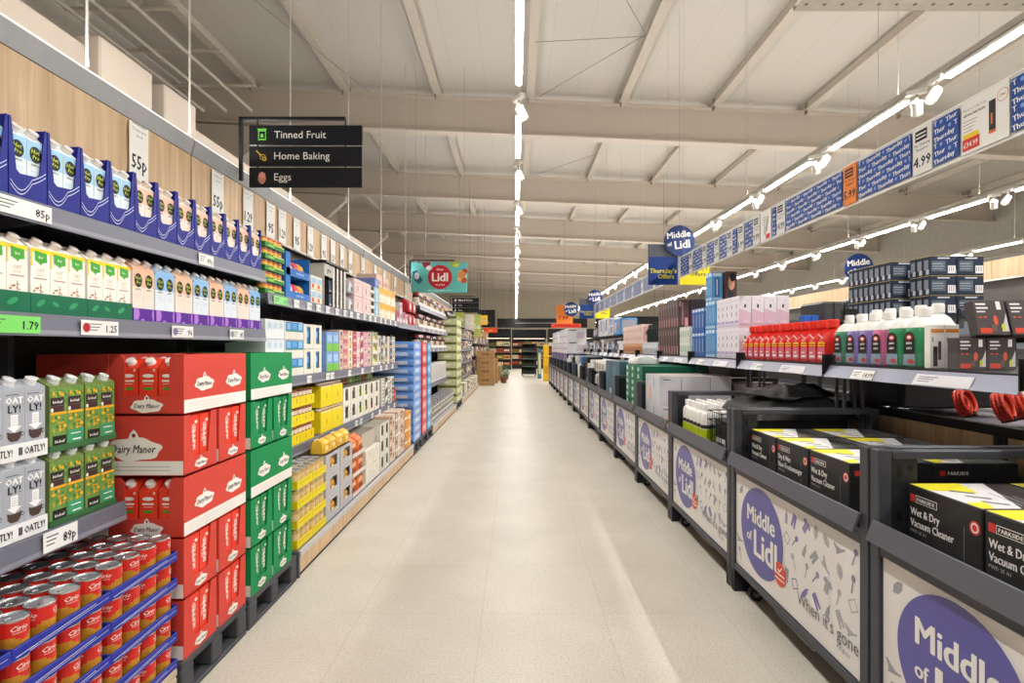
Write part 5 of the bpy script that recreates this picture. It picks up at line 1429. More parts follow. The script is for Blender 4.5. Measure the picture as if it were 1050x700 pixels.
# ---- black power tool boxes with yellow corners
def vac(w, d, h, title, sub, code):
    K = M('2a2a2c', .38, var=.06); ye = M('e6dc2a', .4, var=.03); wh = M('dcd9dc', .4, var=.05)
    o = MB().bev(-w/2, w/2, 0, d, 0, h, .003, K).build('tool_box'); tag(o, 'v', 'cardboard box')
    p = MB(); y = -.0006
    p.quad(-w/2+.012, -w/2+.034, h-.052, h-.028, y, M('cf3a34', .4, var=0)); p.quad(-w/2+.036, -w/2+.125, h-.052, h-.028, y, WHITE); p.quad(-w/2+.038, -w/2+.123, h-.05, h-.03, y-.0004, K)
    p.text('PARKSIDE', -w/2+.08, h-.046, .012, y-.0008, WHITE, .03, wmax=.08)
    p.text(title, -w/2+.014, h-.094, .025, y, WHITE, .045, align='L', wmax=w*.78, res=2, aspect=.75)
    p.text(sub, -w/2+.014, h-.13, .025, y, WHITE, .045, align='L', wmax=w*.78, res=2, aspect=.75)
    p.text(code, -w/2+.014, h-.15, .01, y, M('b9b9bd', .5, var=0), .02, align='L')
    for i in range(4): p.box(-w/2+.014, -w/2+.014+w*(.45-.06*(i % 3)), y, y+.0004, h-.185-.02*i, h-.181-.02*i, M('c9c9c2', .5, var=0))
    p.box(w/2-.06, w/2-.058, y, y+.0004, h*.15, h*.8, M('77777a', .4)); p.disc(w/2-.022, h-.06, .018, .02, y, M('cf4038', .4), 16); p.disc(w/2-.022, h-.06, .013, .015, y-.0004, M('e8e4e0', .4), 14); p.disc(w/2-.022, h-.06, .009, .01, y-.0008, M('cf4038', .4), 12)
    p.build('print', o)
    t = MB(); z = h+.0006
    def tq(pts, m, dz=0): t.add([(x, yy, z+dz) for x, yy in pts], [tuple(range(len(pts)))], m)
    tq([(-w/2+.003, .003), (w/2-.003, .003), (w/2-.003, d*.35), (-w/2+.003, d*.75)], wh)
    tq([(-w/2+.003, .003), (-w/2+w*.3, .003), (-w/2+w*.42, d*.4), (-w/2+.003, d*.5)], ye, .0004)
    tq([(w/2-w*.2, .003), (w/2-.003, .003), (w/2-.003, d*.12), (w/2-w*.24, d*.2)], ye, .0006)
    for i in range(6): tq([(-w*.1+.02*i, d*(.5+.06*i)), (w*.4, d*(.42+.07*i)), (w*.4, d*(.435+.07*i)), (-w*.1+.02*i, d*(.515+.06*i))], M('9c9a90', .5), .0005)
    for i in range(3): tq([(-w*.2+.06*i, d*.2), (-w*.14+.06*i, d*.18), (-w*.02+.06*i, d*.33), (-w*.08+.06*i, d*.36)], M('77757a', .5), .0008)
    tq([(-w*.4, d*.78), (w*.45, d*.86), (w*.45, d*.95), (-w*.4, d*.95)], M('5a5a5c', .5), .0004)
    t.build('top_print', o)
    p = MB(); p.T = TR(w/2+.0006, d/2, 0) @ RZ(90)
    p.quad(-d/2+.02, -d/2+.04, h-.05, h-.03, 0, M('cf3a34', .4, var=0)); p.text('PARKSIDE', -d/2+.09, h-.046, .014, -.0006, WHITE, .03, wmax=.08)
    p.text(title+' '+sub, .0, h*.4, .02, 0, WHITE, .03, wmax=d*.7); p.build('side_print', o)
    return o
vw = vac(.285, .325, .335, 'Wet & Dry', 'Vacuum Cleaner', 'PWD 25 A1'); vn = vac(.285, .325, .335, 'Dry & Wet', 'Nass-/Trockensauger', 'PWD 25 A1')
cord = ('nearest the aisle', 'behind the front row')
for j, yc in enumerate((1.655, 1.36, 1.065)):
    for c in range(2): put(vw, 1.29+c*.33, yc, .557+(.0 if c == 0 else .0), RIGHT, 'black vacuum cleaner box in the nearest bin, %s row, %s from the slotted post' % (('aisle', 'back')[c], nth(j+1)))
for j, yc in enumerate((2.855, 2.555, 2.255, 1.985-.0)):
    if j == 3: continue
    for c in range(2): put((vw, vn)[j % 2], 1.29+c*.33, yc, .557-(0 if c == 0 else 0), RIGHT, 'black vacuum cleaner box in the second bin, %s row, %s towards the camera' % (('aisle', 'back')[c], nth(j+1)))

# ---- bin 3: white sprayer bottles, wire basket, black covers
wbt = MB().lathe([(.033, 0), (.036, .006), (.036, .2), (.033, .225), (.018, .243), (.016, .25), (.02, .252), (.02, .285), (.017, .288)], M('eceae6', .35, var=.02), 16).build('white_bottle'); tag(wbt, 'b', 'bottle')
MB().lathe([(.0366, .03), (.0366, .12)], M('b9cf1e', .45, var=.05), 16).build('label', wbt)
MB().lathe([(.0368, .125), (.0368, .15)], M('33363a', .45, var=0), 16).build('dark_band', wbt)
bx = gbox('plinth_carton', 'carton', .5, .62, .1, 'a88a66'); put(bx, 1.27, 3.97, .557, RIGHT, 'brown carton under the white sprayer bottles in the third bin')
for i in range(6):
    for d in range(7):
        put(wbt, 1.31+d*.08, 4.16-i*.079, .658, RIGHT, 'white lime-labelled bottle in the third bin, %s row in, %s from its far end' % (nth(d+1), nth(i+1)), 'white bottles')
wr = empty('wire_basket', (1.29, 3.55, .56)); tag(wr, 'black wire basket between the white bottles and the black covers', 'wire basket')
WB = M('26272b', .4, .5)
for z in (.0, .15, .3, .36):
    MB().path([(0, -.12, z), (0, .12, z), (.42, .12, z), (.42, -.12, z), (0, -.12, z)], .004, WB).build('ring_wire', wr)
for i in range(7): MB().path([(0, -.12+.04*i, .36), (0, -.12+.04*i, 0), (.42, -.12+.04*i, 0), (.42, -.12+.04*i, .36)], .0022, WB, 4).build('cross_wire', wr)
blk = gbox('black_box', 'box', .2, .3, .3, '1f1f22', [('r', .1, .2, .9, .6, 'd8d8da'), ('r', .15, .3, .85, .5, '3f3f44')]); put(blk, 1.33, 3.55, .57, RIGHT, 'black and white box standing in the wire basket')
sup = gbox('black_tub', 'tub', .3, .58, .366, '242427', [('r', .1, .2, .9, .5, '34343a')]); put(sup, 1.32, 3.275, .557, RIGHT, 'plain black tub under the heap of covers in the third bin')
# draped black covers
def cover(seed, w, d, amp, base):
    r = random.Random(seed); N, Mn = 22, 18; vs = []; ph = [r.uniform(0, 6) for _ in range(6)]
    for j in range(Mn+1):
        for i in range(N+1):
            u, v = i/N, j/Mn
            edge = min(1, 5*min(u, 1-u, v, 1-v))
            h = base*edge**.5 + amp*edge*(math.sin(5*u+ph[0]+3*v)+.6*math.sin(11*v+ph[1]+4*u)+.35*math.sin(19*u-9*v+ph[2]))*.5
            vs.append(((u-.5)*w + .012*math.sin(14*v+ph[3]), (v)*d + .012*math.sin(12*u+ph[4]), max(.0, h)))
    fs = [(j*(N+1)+i, j*(N+1)+i+1, (j+1)*(N+1)+i+1, (j+1)*(N+1)+i) for j in range(Mn) for i in range(N)]
    nb_ = len(vs)
    vs += [(x, y, 0) for x, y, z in vs]
    rim = [i for i in range(N+1)] + [j*(N+1)+N for j in range(1, Mn+1)] + [Mn*(N+1)+i for i in range(N-1, -1, -1)] + [j*(N+1) for j in range(Mn-1, 0, -1)]
    for a, c in zip(rim, rim[1:]+rim[:1]): fs.append((c, a, nb_+a, nb_+c))
    b = MB(); b.add(vs, fs, M('1e1e20', .42, var=.1, scale=30), True); return b
o = cover(3, .5, .62, .035, .085).build('folded_cover'); tag(o, 'large black folded cover heaped in the third bin', 'folded cover'); o.location = (1.55, 3.36, .557); o.rotation_euler = (0, 0, RIGHT)
o.location = (1.42, 3.44, .925); o.scale = (1.25, .9, 1.1)
o = cover(9, .48, .56, .03, .05).build('folded_cover'); tag(o, 'smaller black cover lying on top of the other one', 'folded cover'); o.location = (1.5, 3.42, 1.045); o.rotation_euler = (0, 0, RIGHT+.12); o.scale = (.9, .75, 1)

# ---- bins 4..: cartons
wcart = gbox('large_carton', 'large carton', .52, .64, .262, 'cfd2da', [('r', .1, .15, .35, .5, 'e0d2d0'), ('r', .3, .1, .42, .6, 'd9b0a0'), ('r', .6, .6, .64, .9, '8b8f99'), ('d', .15, .8, .02, .03, '55565c')],
             [('r', .3, .3, .31, .95, '8d909a'), ('r', .7, .3, .71, .95, '8d909a'), ('r', .05, .86, .15, .89, '55565c')], sign=1, top='c9bfbb')
lowc = gbox('low_carton', 'carton', .5, .6, .14, 'c9b9b2', [('r', .1, .2, .4, .8, 'e4dcd8')]); put(lowc, 1.29, 4.58, .557, RIGHT, 'low pinkish carton in the near half of the fourth bin')
for t in range(2): put(wcart, 1.28, 5.125, .557+t*.264, RIGHT, 'large pale grey carton in the far half of the fourth bin, %s one' % ('lower', 'upper')[t])
sml = gbox('white_box', 'box', .1, .2, .25, 'e2e4e8', [('r', .2, .5, .8, .8, 'b9bfc8')]) if False else None
o = gbox('flat_box', 'box', .5, .6, .036, 'b59f9a', [('r', .1, .2, .3, .8, 'e0d0cc')]); put(o, 1.29, 4.58, .698, RIGHT, 'flat brownish-pink box lying on the low carton in the fourth bin')
gbx = gbox('green_box', 'box', .26, .66, .072, '176a50', [('r', .05, .15, .5, .85, '7fb39c'), ('d', .3, .5, .1, .25, 'e6efe8')], [('r', .02, .1, .98, .2, '0f4a38')], sign=1)
for t in range(8):
    for q in range(3): put(gbx, 1.28, 5.66+q*.275, .557+t*.074, RIGHT, 'dark green box in the fifth bin, layer %s, %s stack' % (nth(t+1), nth(q+1)), 'green boxes')
wbag = bag('white_bag', .3, .3, .09, 'e8eae6'); put(wbag, 1.3, 6.21, 1.151, RIGHT, 'soft white pack lying on the far stack of green boxes')
bgx = gbox('blue_grey_box', 'box', .5, .6, .60, '4a6878', [('r', .05, .1, .5, .9, '5a7c8e'), ('r', .6, .1, .9, .4, 'c9ccd0')], [('r', .1, .2, .5, .9, '39525f')], sign=1)
for q in range(2): put(bgx, 1.28, 7.0+q*.51, .557, RIGHT, 'blue-grey box in the sixth bin, %s one' % ('nearer', 'farther')[q])
wf = bag('white_blanket', .22, .3, .2, 'dcd7d0', [('r', .2, .1, .4, .9, '5a4a44'), ('r', .6, .3, .75, .8, '4a3f3c')])
for t in range(3):
    for q in range(4): put(wf, 1.28, 8.06+q*.24, .557+t*.2, RIGHT, 'white patterned pack in the seventh bin, %s tier, %s along' % (('bottom', 'middle', 'top')[t], nth(q+1)))
cc = [('3d6ea8', 'blue'), ('1d1d20', 'black'), ('e6e6e2', 'white'), ('2c3038', 'dark'), ('d8d8d4', 'light')]
k = 0
for b_ in range(7, 11):
    for q in range(3):
        c = cc[(b_+q*2) % 5]; k += 1
        h = (.5, .6, .44, .57)[(b_+q) % 4]
        o = gbox('goods_box', 'box', .34, .6, h, c[0], [('r', .1, .3, .6, .8, cc[(b_+q*2+2) % 5][0]), ('r', .65, .1, .9, .4, 'b9b9b4')], [('r', .1, .3, .8, .8, '6f7480')], sign=1)
        put(o, 1.29, CY(b_)-.37+q*.37, .557, RIGHT, '%s box standing in the %s bin, %s towards the far end' % (c[1], nth(b_+1), nth(q+1)))

# ------------------------------------------------------------------ upper shelf behind the bins
SLV = M('8c8d9e', .32, .25, var=.03); TR_ = M('dfe4e8', .1, var=0, alpha=.02)
def bay(y0, y1, first=False):
    L = (y1-y0)/2-.012
    root = empty('middle_shelf', (1.75, (y0+y1)/2, 0), RIGHT); tag(root, 'b', 'shelving')
    for x in (-.564, .564):
        MB().box(x-.007, x+.007, .06, .074, .9985, 1.216, FR).build('upright', root)
        MB().box(x-.007, x+.007, .16, .174, .9985, 1.216, FR).build('upright', root)
    s = MB().box(-L, L, .03, .46, 1.217, 1.247, FRD).build('shelf', root)
    MB().add([(-L, -.035, 1.178), (L, -.035, 1.178), (L, .0, 1.24), (-L, .0, 1.24), (-L, -.03, 1.176), (L, -.03, 1.176), (L, .005, 1.238), (-L, .005, 1.238)],
             [(0,1,2,3), (5,4,7,6), (0,4,5,1), (3,2,6,7), (0,3,7,4), (1,5,6,2)], SLV).build('price_rail', s)
    MB().box(-L, L, .0, .03, 1.232, 1.247, FRD).build('front_strip', s)
    MB().box(-L+.01, L-.01, .006, .009, 1.248, 1.315, TR_).build('clear_guard', s)
    for x in (-L-.002, L+.002): MB().box(x-.003, x+.003, -.03, .032, 1.19, 1.3, BLK).build('end_cap', s)
    return root
edges = [.6575+1.2*i for i in range(12)]
SIL = T_w('14.99', .17, h=.05)
SIL2 = ticket_proto(.3, 'e4e4ea', 1, '')
tk_n = 0
for i, (a, c) in enumerate(zip(edges, edges[1:])):
    bay(a, c)['label'] = 'dark shelf bay with silver price rail above the bins, %s from the camera' % nth(i+1)
    for q, f in enumerate((.3, .72)):
        tk_n += 1
        o = put(SIL if q else SIL2, 1.7355, a+(c-a)*f, 1.186, RIGHT, 'white ticket in the silver rail above the bins, %s from the camera' % nth(tk_n))
        o.rotation_euler = (math.radians(-29), 0, RIGHT)
        o.location = (1.714, a+(c-a)*f, 1.182)
XR, ZR = 1.79, 1.2475
# car cleaner bottles
def cleaner(liq, w=.1, d=.13, h=.27, cap='f1efec', trig=False, lab=True):
    lq = M(liq, .22, var=.03); cp = M(cap, .35, var=.02)
    o = MB(); f = .5
    def ring(sx, sy, z): return [(sx*w/2*math.copysign(abs(math.cos(t))**.55, math.cos(t)), d/2+sy*d/2*math.copysign(abs(math.sin(t))**.55, math.sin(t)), z) for t in [2*PI*i/20 for i in range(20)]]
    lv = [(.94,.94,0),(1,1,.012),(1,1,h*.58),(.97,.95,h*.66),(.72,.66,h*.77),(.42,.34,h*.83)]
    vs = []; [vs.extend(ring(*l)) for l in lv]
    fs = [(k*20+i, k*20+(i+1)%20, k*20+20+(i+1)%20, k*20+20+i) for k in range(len(lv)-1) for i in range(20)] + [tuple(range(19,-1,-1)), tuple(100+i for i in range(20))]
    o.add(vs, fs, [lq]*60+[cp]*40+[lq, cp], True); o = o.build('cleaner_bottle'); tag(o, 'c', 'bottle')
    c = MB().lathe([(.022, h*.83+.0005), (.026, h*.85), (.026, h*.97), (.022, h)], cp, 18, (0, d/2, 0)); c = c.build('cap', o)
    if trig:
        t = MB(); k = M('19191b', .4); t.box(-.012, .012, d/2-.03, d/2+.04, h+.001, h+.035, k); t.box(-.008, .008, d/2-.045, d/2-.03, h-.03, h+.03, k); t.build('trigger', o)
    if lab:
        p = MB(); y = -.0012; bk = M('16171a', .4, var=0)
        n = 14; pts = [(-w*.32, h*.22), (w*.32, h*.22), (w*.32, h*.46)] + [(w*.32*math.cos(PI*i/n), h*.46+h*.13*math.sin(PI*i/n)) for i in range(1, n)] + [(-w*.32, h*.46)]
        p.poly(pts, y, bk); p.disc(0, h*.5, w*.2, h*.05, y-.0005, M('c8322e', .4), 14); p.disc(0, h*.5, w*.12, h*.025, y-.0009, WHITE, 12)
        p.text('auto', 0, h*.385, h*.055, y-.0006, WHITE, .04, wmax=w*.45); p.text('care', 0, h*.3, h*.055, y-.0006, WHITE, .04, wmax=w*.4)
        p.quad(-w*.36, w*.36, h*.04, h*.22, y-.0003, M('7b93a6', .4, var=.2, scale=80)); p.disc(w*.1, h*.1, w*.2, h*.04, y-.0008, M('b3302c', .4), 12); p.build('label', o)
        q = MB(); q.T = TR(w/2+.0012, d/2, 0) @ RZ(90); q.quad(-d*.2, d*.2, h*.1, h*.5, 0, bk); q.disc(0, h*.42, d*.1, h*.04, -.0006, M('c8322e', .4), 12); q.build('side_label', o)
    return o
cg, cp_, ck, cgb = cleaner('4f8f73', trig=True), cleaner('8d7cc0'), cleaner('cf6f9c'), cleaner('3f9466', w=.105, d=.14, h=.275)
seq = [(3.04, cg, 'green trigger bottle of car cleaner next to the red bottles'), (2.925, cp_, 'first purple car cleaner bottle beside the green trigger bottle'), (2.82, cp_, 'second purple car cleaner bottle'),
       (2.715, ck, 'pink car cleaner bottle beside the purple ones'), (2.6, cgb, 'green car cleaner bottle next to the pink one'), (2.485, cgb, 'bright green car cleaner bottle next to the white tool boxes')]
for yy, pr, lab in seq: put(pr, XR, yy, ZR+.001, RIGHT, lab)
cwh = cleaner('e3e4e2', w=.1, d=.13, h=.3, lab=False)
for i, yy in enumerate((3.04, 2.93, 2.82, 2.71, 2.6)):
    put(cwh, 1.945, yy, ZR+.001, RIGHT, 'white bottle in the row behind the coloured car cleaners, %s from the red bottles' % nth(i+1), 'white bottles behind')
# white tool boxes, facing the camera
tb = gbox('white_tool_box', 'box', .062, .035, .19, 'efece8', [('r', .05, .82, .95, .9, 'e08a34'), ('r', .2, .05, .5, .5, '3c3634'), ('r', .55, .2, .75, .62, '55504e'), ('r', .1, .6, .2, .72, '9a9a9c')])
for q in range(2): put(tb, 1.823+q*.064, 2.362, ZR+.001, CAM, 'slim white box with a black tool picture, %s beside the green bottle' % ('first', 'second')[q])
def dark_front(): return [('r', .08, .85, .4, .9, 'e8e6e4'), ('r', .08, .74, .45, .79, 'e8e6e4'), ('r', .08, .64, .35, .68, 'd8d6d4'), ('r', .72, .72, .86, .95, 'ece8e4'), ('d', .62, .42, .07, .14, 'd8583c'), ('p', [(.75, .1), (.98, .1), (.98, .62)], 'cfccc8'), ('d', .82, .22, .06, .1, 'd3d43a'), ('r', .08, .05, .45, .2, 'd8482e'), ('r', .1, .48, .2, .52, 'd8583c'), ('r', .26, .48, .36, .52, 'd8583c'), ('r', .45, .1, .6, .3, '6a5a50')]
dbx = gbox('car_tool_box', 'box', .115, .055, .13, '4a4344', dark_front())
for q in range(2): put(dbx, 1.85+q*.12, 2.215, ZR+.001, CAM, 'dark box with an orange tool picture, %s from the white boxes, lower tier' % ('first', 'second')[q])
for q in range(2):
    o = put(dbx, 1.925+q*.14, 2.2, ZR+.15, CAM, 'dark box with an orange tool picture leaning back on the upper tier, %s' % ('first', 'second')[q]); o.rotation_euler = (math.radians(-14), 0, 0)
    o.location = (1.93+q*.14, 2.2, ZR+.142); o.scale = (1.12, .8, 1.15)
rk = empty('wire_rack', (2.05, 2.39, ZR+.001)); tag(rk, 'small dark wire rack behind the white tool boxes', 'wire rack')
for x in (-.09, .09): MB().path([(x, -.05, 0), (x, -.05, .17), (x, .03, .27), (x, .05, 0)], .004, WB).build('side_wire', rk)
for z, y in ((.17, -.05), (.27, .03), (.05, -.05)): MB().tube((-.09, y, z), (.09, y, z), .004, WB).build('cross_wire', rk)
# red spray bottles
def red_bottle():
    w, d, h = .088, .12, .255; R_ = M('d8271f', .25, var=.03)
    o = MB(); ring = lambda sx, sy, z, oy=0: [(sx*w/2*math.copysign(abs(math.cos(t))**.5, math.cos(t)), d/2+oy+sy*d/2*math.copysign(abs(math.sin(t))**.5, math.sin(t)), z) for t in [2*PI*i/16 for i in range(16)]]
    lv = [(.95,.95,0,0),(1,1,.01,0),(1,1,h*.55,0),(.95,.75,h*.68,.012),(.62,.4,h*.8,.02)]
    vs = []; [vs.extend(ring(*l)) for l in lv]
    fs = [(k*16+i, k*16+(i+1)%16, k*16+16+(i+1)%16, k*16+16+i) for k in range(4) for i in range(16)] + [tuple(range(15,-1,-1)), tuple(64+i for i in range(16))]
    o.add(vs, fs, R_, True); o = o.build('screenwash_bottle'); tag(o, 'r', 'bottle')
    MB().lathe([(.03, h*.8+.0005), (.034, h*.83), (.034, h*.98), (.028, h)], M('e2382a', .3, var=.03), 16, (0, d/2+.01, 0)).build('cap', o)
    p = MB(); y = -.0012; p.quad(-w*.42, w*.42, h*.08, h*.36, y, M('d8607a', .4, var=.25, scale=70)); p.quad(-w*.35, w*.4, h*.38, h*.48, y, M('f2c02a', .4, var=.05)); p.box(-w*.25, w*.3, y-.001, y, h*.41, h*.44, M('b3201c', .4, var=0))
    p.quad(-w*.3, w*.3, h*.12, h*.17, y-.0006, M('efe6e6', .4, var=0)); p.quad(-w*.3, w*.1, h*.22, h*.25, y-.0006, M('efe6e6', .4, var=0))
    p.path([(-w*.3, y, h*.66), (w*.25, y-.0, h*.56)], .002, WHITE, 4); p.build('label', o)
    return o
rb = red_bottle()
for i in range(12):
    put(rb, XR, 4.265-i*.0965, ZR+.001, RIGHT, 'red screenwash bottle in the row beside the car cleaners, %s from the white boxes' % nth(i+1), 'red screenwash bottles')
# white and lilac boxes
lf = [('r', .1, .84, .9, .86, 'd8ccd8'), ('p', [(.42, .62), (.5, .6), (.56, .66), (.54, .74), (.46, .74)], '3c3438'), ('r', .1, .05, .9, .22, 'b8a6cf'), ('r', .2, .08, .8, .14, 'e8e0ee'), ('d', .3, .9, .04, .012, '55505a'), ('r', .42, .36, .56, .5, '6a6068')]
sf = [('p', [(.42, .62), (.56, .62), (.58, .72), (.44, .74)], '33303a'), ('r', .05, .05, .95, .12, 'c9a6b8'), ('d', .5, .18, .25, .03, 'e8d4e0'), ('d', .7, .85, .04, .015, '8a8090'), ('p', [(0, 0), (1, 0), (1, .45), (0, .6)], 'dfc0d4')]
sf = [sf[4], sf[0], sf[1], sf[2], sf[3]]
lil = gbox('beauty_box', 'box', .094, .098, .252, 'ece8f0', lf, sf, sign=1)
for t in range(2):
    for q in range(5): put(lil, XR, 4.43+q*.0965, ZR+.001+t*.254, RIGHT, 'white and lilac box next to the red bottles, %s tier, %s away from them' % (('lower', 'upper')[t], nth(q+1)))
    for c in range(3): put(lil, XR+.103+c*.101, 4.43, ZR+.001+t*.254, RIGHT, 'white and lilac box in the row behind facing the camera, %s tier, %s back' % (('lower', 'upper')[t], nth(c+1)))
# blue tall packs
bf = [('r', .1, .86, .9, .97, 'cfe4f4'), ('r', .3, .15, .7, .8, '2c62a4'), ('r', .42, .2, .55, .75, 'cfd8e2'), ('r', .05, .02, .95, .1, 'bcd6ea')]
blp = gbox('blue_pack', 'box', .078, .1, .258, '5a9fd6', bf, bf, sign=1); bld = gbox('deep_blue_pack', 'box', .085, .1, .235, '2f62ac', bf[:3], bf[:3], sign=1)
for t in range(3):
    for q in range(3):
        if t == 2 and q == 0: continue
        put(blp, XR, 4.95+q*.081+(0), ZR+.001+t*.26, RIGHT, 'tall light blue pack past the lilac boxes, %s tier, %s away from them' % (('lowest', 'middle', 'top')[t], nth(q+1)))
for t in range(2):
    for q in range(4): put(bld, XR, 5.235+q*.088, ZR+.001+t*.237, RIGHT, 'deep blue pack beyond the light blue ones, %s tier, %s along' % (('lower', 'upper')[t], nth(q+1)))
hd = gbox('hair_tool_box', 'box', .1, .1, .258, '4a3430', [('d', .5, .6, .3, .25, 'c9957c'), ('d', .6, .8, .25, .15, '1d1a1c'), ('d', .4, .2, .3, .12, '26272e')])
for t in range(3): put(hd, 1.95, 4.94, ZR+.001+t*.26, CAM, 'dark box printed with a woman with black hair, behind the blue packs, %s tier' % ('lowest', 'middle', 'top')[t])
# further goods
def up(nm, cat, w, d, h, c, f, y0, n, tiers, lab, s=None, x=XR):
    o = gbox(nm, cat, w-.004, d, h-.002, c, f, s or f, sign=1)
    for t in range(tiers):
        for q in range(n): put(o, x, y0+w*(q+.5), ZR+.001+t*h, RIGHT, lab.format(t=(['lower', 'upper'] if tiers == 2 else ['only', '', ''] if tiers == 1 else ['lowest', 'middle', 'top'])[t], i=nth(q+1)))
up('pale_pack', 'box', .085, .11, .155, 'dde2d8', [('r', .2, .3, .8, .7, 'a9c2ae'), ('r', .1, .8, .9, .9, 'eef0ec')], 5.63, 4, 2, 'pale green-white pack next to the tall brown boxes, {t} tier, {i} along')
up('brown_box', 'tall box', .105, .12, .31, '4c3a3c', [('r', .3, .1, .5, .9, '8a6a66'), ('r', .6, .05, .9, .35, 'c08a8c'), ('r', .1, .75, .25, .95, 'a89a98')], 6.02, 8, 2, 'tall dark brown box, {t} tier, {i} away from the pale packs')
pu = gbox('purple_box', 'box', .24, .1, .31, '3a2638', [('r', .05, .1, .95, .6, '8c1c7c'), ('p', [(.3, .5), (.7, .5), (.5, .25)], 'c05ab0'), ('r', .0, .7, 1, 1, '2c2228')])
for t in range(2): put(pu, 2.04, 6.02, ZR+.001+t*.31, CAM, 'dark box with a purple panel beside the brown boxes, %s tier' % ('lower', 'upper')[t])
up('white_jar_box', 'box', .2, .2, .16, 'd3d6da', [('r', .1, .1, .9, .5, 'b2b6bc'), ('d', .5, .7, .2, .15, 'eceef0')], 6.9, 4, 1, 'white-grey box by the dark green bottles, {i} along')
dgb = MB().lathe([(.03, 0), (.03, .17), (.012, .2), (.012, .24)], M('1f2c2a', .2), 12).build('green_bottle'); tag(dgb, 'g', 'bottle')
for i in range(7): put(dgb, 1.85, 6.98+.1*i, ZR+.162, 0, 'dark green bottle standing on the white-grey boxes, %s along' % nth(i+1), 'dark green bottles')
up('pink_box', 'box', .17, .15, .15, 'd3a27a', [('r', .1, .2, .9, .7, 'b9744c')], 7.75, 8, 1, 'orange-brown tray box under the pink boxes, {i} along')
o = gbox('cream_box', 'box', .15, .15, .27, 'e6cfc2', [('r', .15, .2, .85, .8, 'd9a9a0'), ('d', .5, .5, .2, .18, 'f0e4dc')], [('r', .1, .1, .9, .9, 'cf9f9c'), ('d', .5, .55, .2, .12, '6a4a4c')], sign=1)
for i in range(8): put(o, XR, 7.83+.17*i, ZR+.151, RIGHT, 'cream and pink box standing on the orange-brown trays, %s along' % nth(i+1))
gcol = [('e2e2e4', 'white'), ('2a2c34', 'black'), ('6a6e7a', 'grey'), ('4a8fd0', 'sky blue'), ('c9b8a4', 'tan'), ('3a2c56', 'plum')]
y = 9.35; k = 0
while y < 13.5:
    w = (.3, .24, .36)[k % 3]; h = (.2, .16, .24, .14)[k % 4]; c = gcol[k % 6]
    o = gbox('goods_pack', 'pack', w-.01, .25, h, c[0], [('r', .1, .2, .5, .8, gcol[(k+2) % 6][0]), ('d', .7, .5, .12, .2, 'ecebe8')], [('r', .2, .2, .8, .8, gcol[(k+3) % 6][0])], sign=1)
    put(o, XR, y+w/2, ZR+.001, RIGHT, '%s pack on the far part of the shelf above the bins, %s along' % (c[1], nth(k+1)))
    y += w; k += 1
# raised second shelf at the far part
rs = empty('riser_shelf', (1.95, 11.4, 1.2475)); tag(rs, 'thin black riser shelf over the far part of the bins', 'shelving')
MB().box(-.17, .3, -2.0, 2.0, .29, .305, BLK).build('board', rs)
for yy in (-1.99, 0, 1.99): MB().box(.26, .28, yy-.01, yy+.01, 0, .289, BLK).build('post', rs)
y = 9.5; k = 0
for (w, h, c, nm) in ((.7, .3, '4f93d2', 'sky-blue rounded'), (.5, .2, 'd8d8da', 'light grey'), (.6, .38, 'dcdce2', 'white and lilac'), (.6, .38, 'd3d3dc', 'pale lilac'), (.7, .22, '3a3c46', 'dark grey')):
    o = gbox('riser_goods', 'box', w-.03, .3, h, c, [('r', .1, .2, .45, .8, 'b9b4cc'), ('r', .55, .3, .9, .9, '8f92a2')], [('r', .1, .1, .9, .9, 'a9a9ba')], sign=1, bev=.02)
    put(o, 1.82, y+w/2, 1.555, RIGHT, '%s box on the thin black riser shelf' % nm); y += w+.06

# end display of white appliance boxes
stand = MB().bev(-.4, .4, 0, 3.6, 0, .86, .01, M('8a877f', .6)).build('display_plinth', None, (1.75, 16.2, 0)) if False else None
pb_ = gbox('appliance_box', 'large box', .52, .5, .32, 'd9d8dd', [('r', .05, .8, .5, .9, '55555c'), ('r', .05, .3, .9, .5, 'b9a6b4'), ('r', .2, .55, .3, .7, '44444a')], [('r', .1, .82, .5, .9, '55555c'), ('r', .5, .2, .9, .7, 'c2b6c4')], sign=1)
vb_ = gbox('violet_box', 'large box', .52, .5, .3, '4a3a6c', [('r', .1, .2, .35, .9, '8a7ab0'), ('r', .5, .1, .6, .95, 'dcd8e6')], [('r', .1, .1, .3, .9, 'cfc8b0'), ('r', .5, .1, .6, .9, '8f84b0')], sign=1)
for q in range(10):
    for t, (pr, z, nm) in enumerate(((pb_, .557, 'white'), (vb_, .879, 'violet'), (pb_, 1.181, 'white'), (pb_, 1.503, 'white'))):
        if t == 3 and q in (4, 9): continue
        put(pr, 1.3, CY(11+q//2)-.27+(q % 2)*.54, z, RIGHT, '%s appliance box on the far bins, %s layer, %s along' % (nm, nth(t+1), nth(q+1)))
rd_ = gbox('hanging_red_board', 'sign', 1.0, .04, .14, 'd8442c', [('r', .1, .3, .9, .7, 'b3301c')]); put(rd_, 1.7, 18.4, 2.0, CAM, 'red board above the far white appliance boxes')

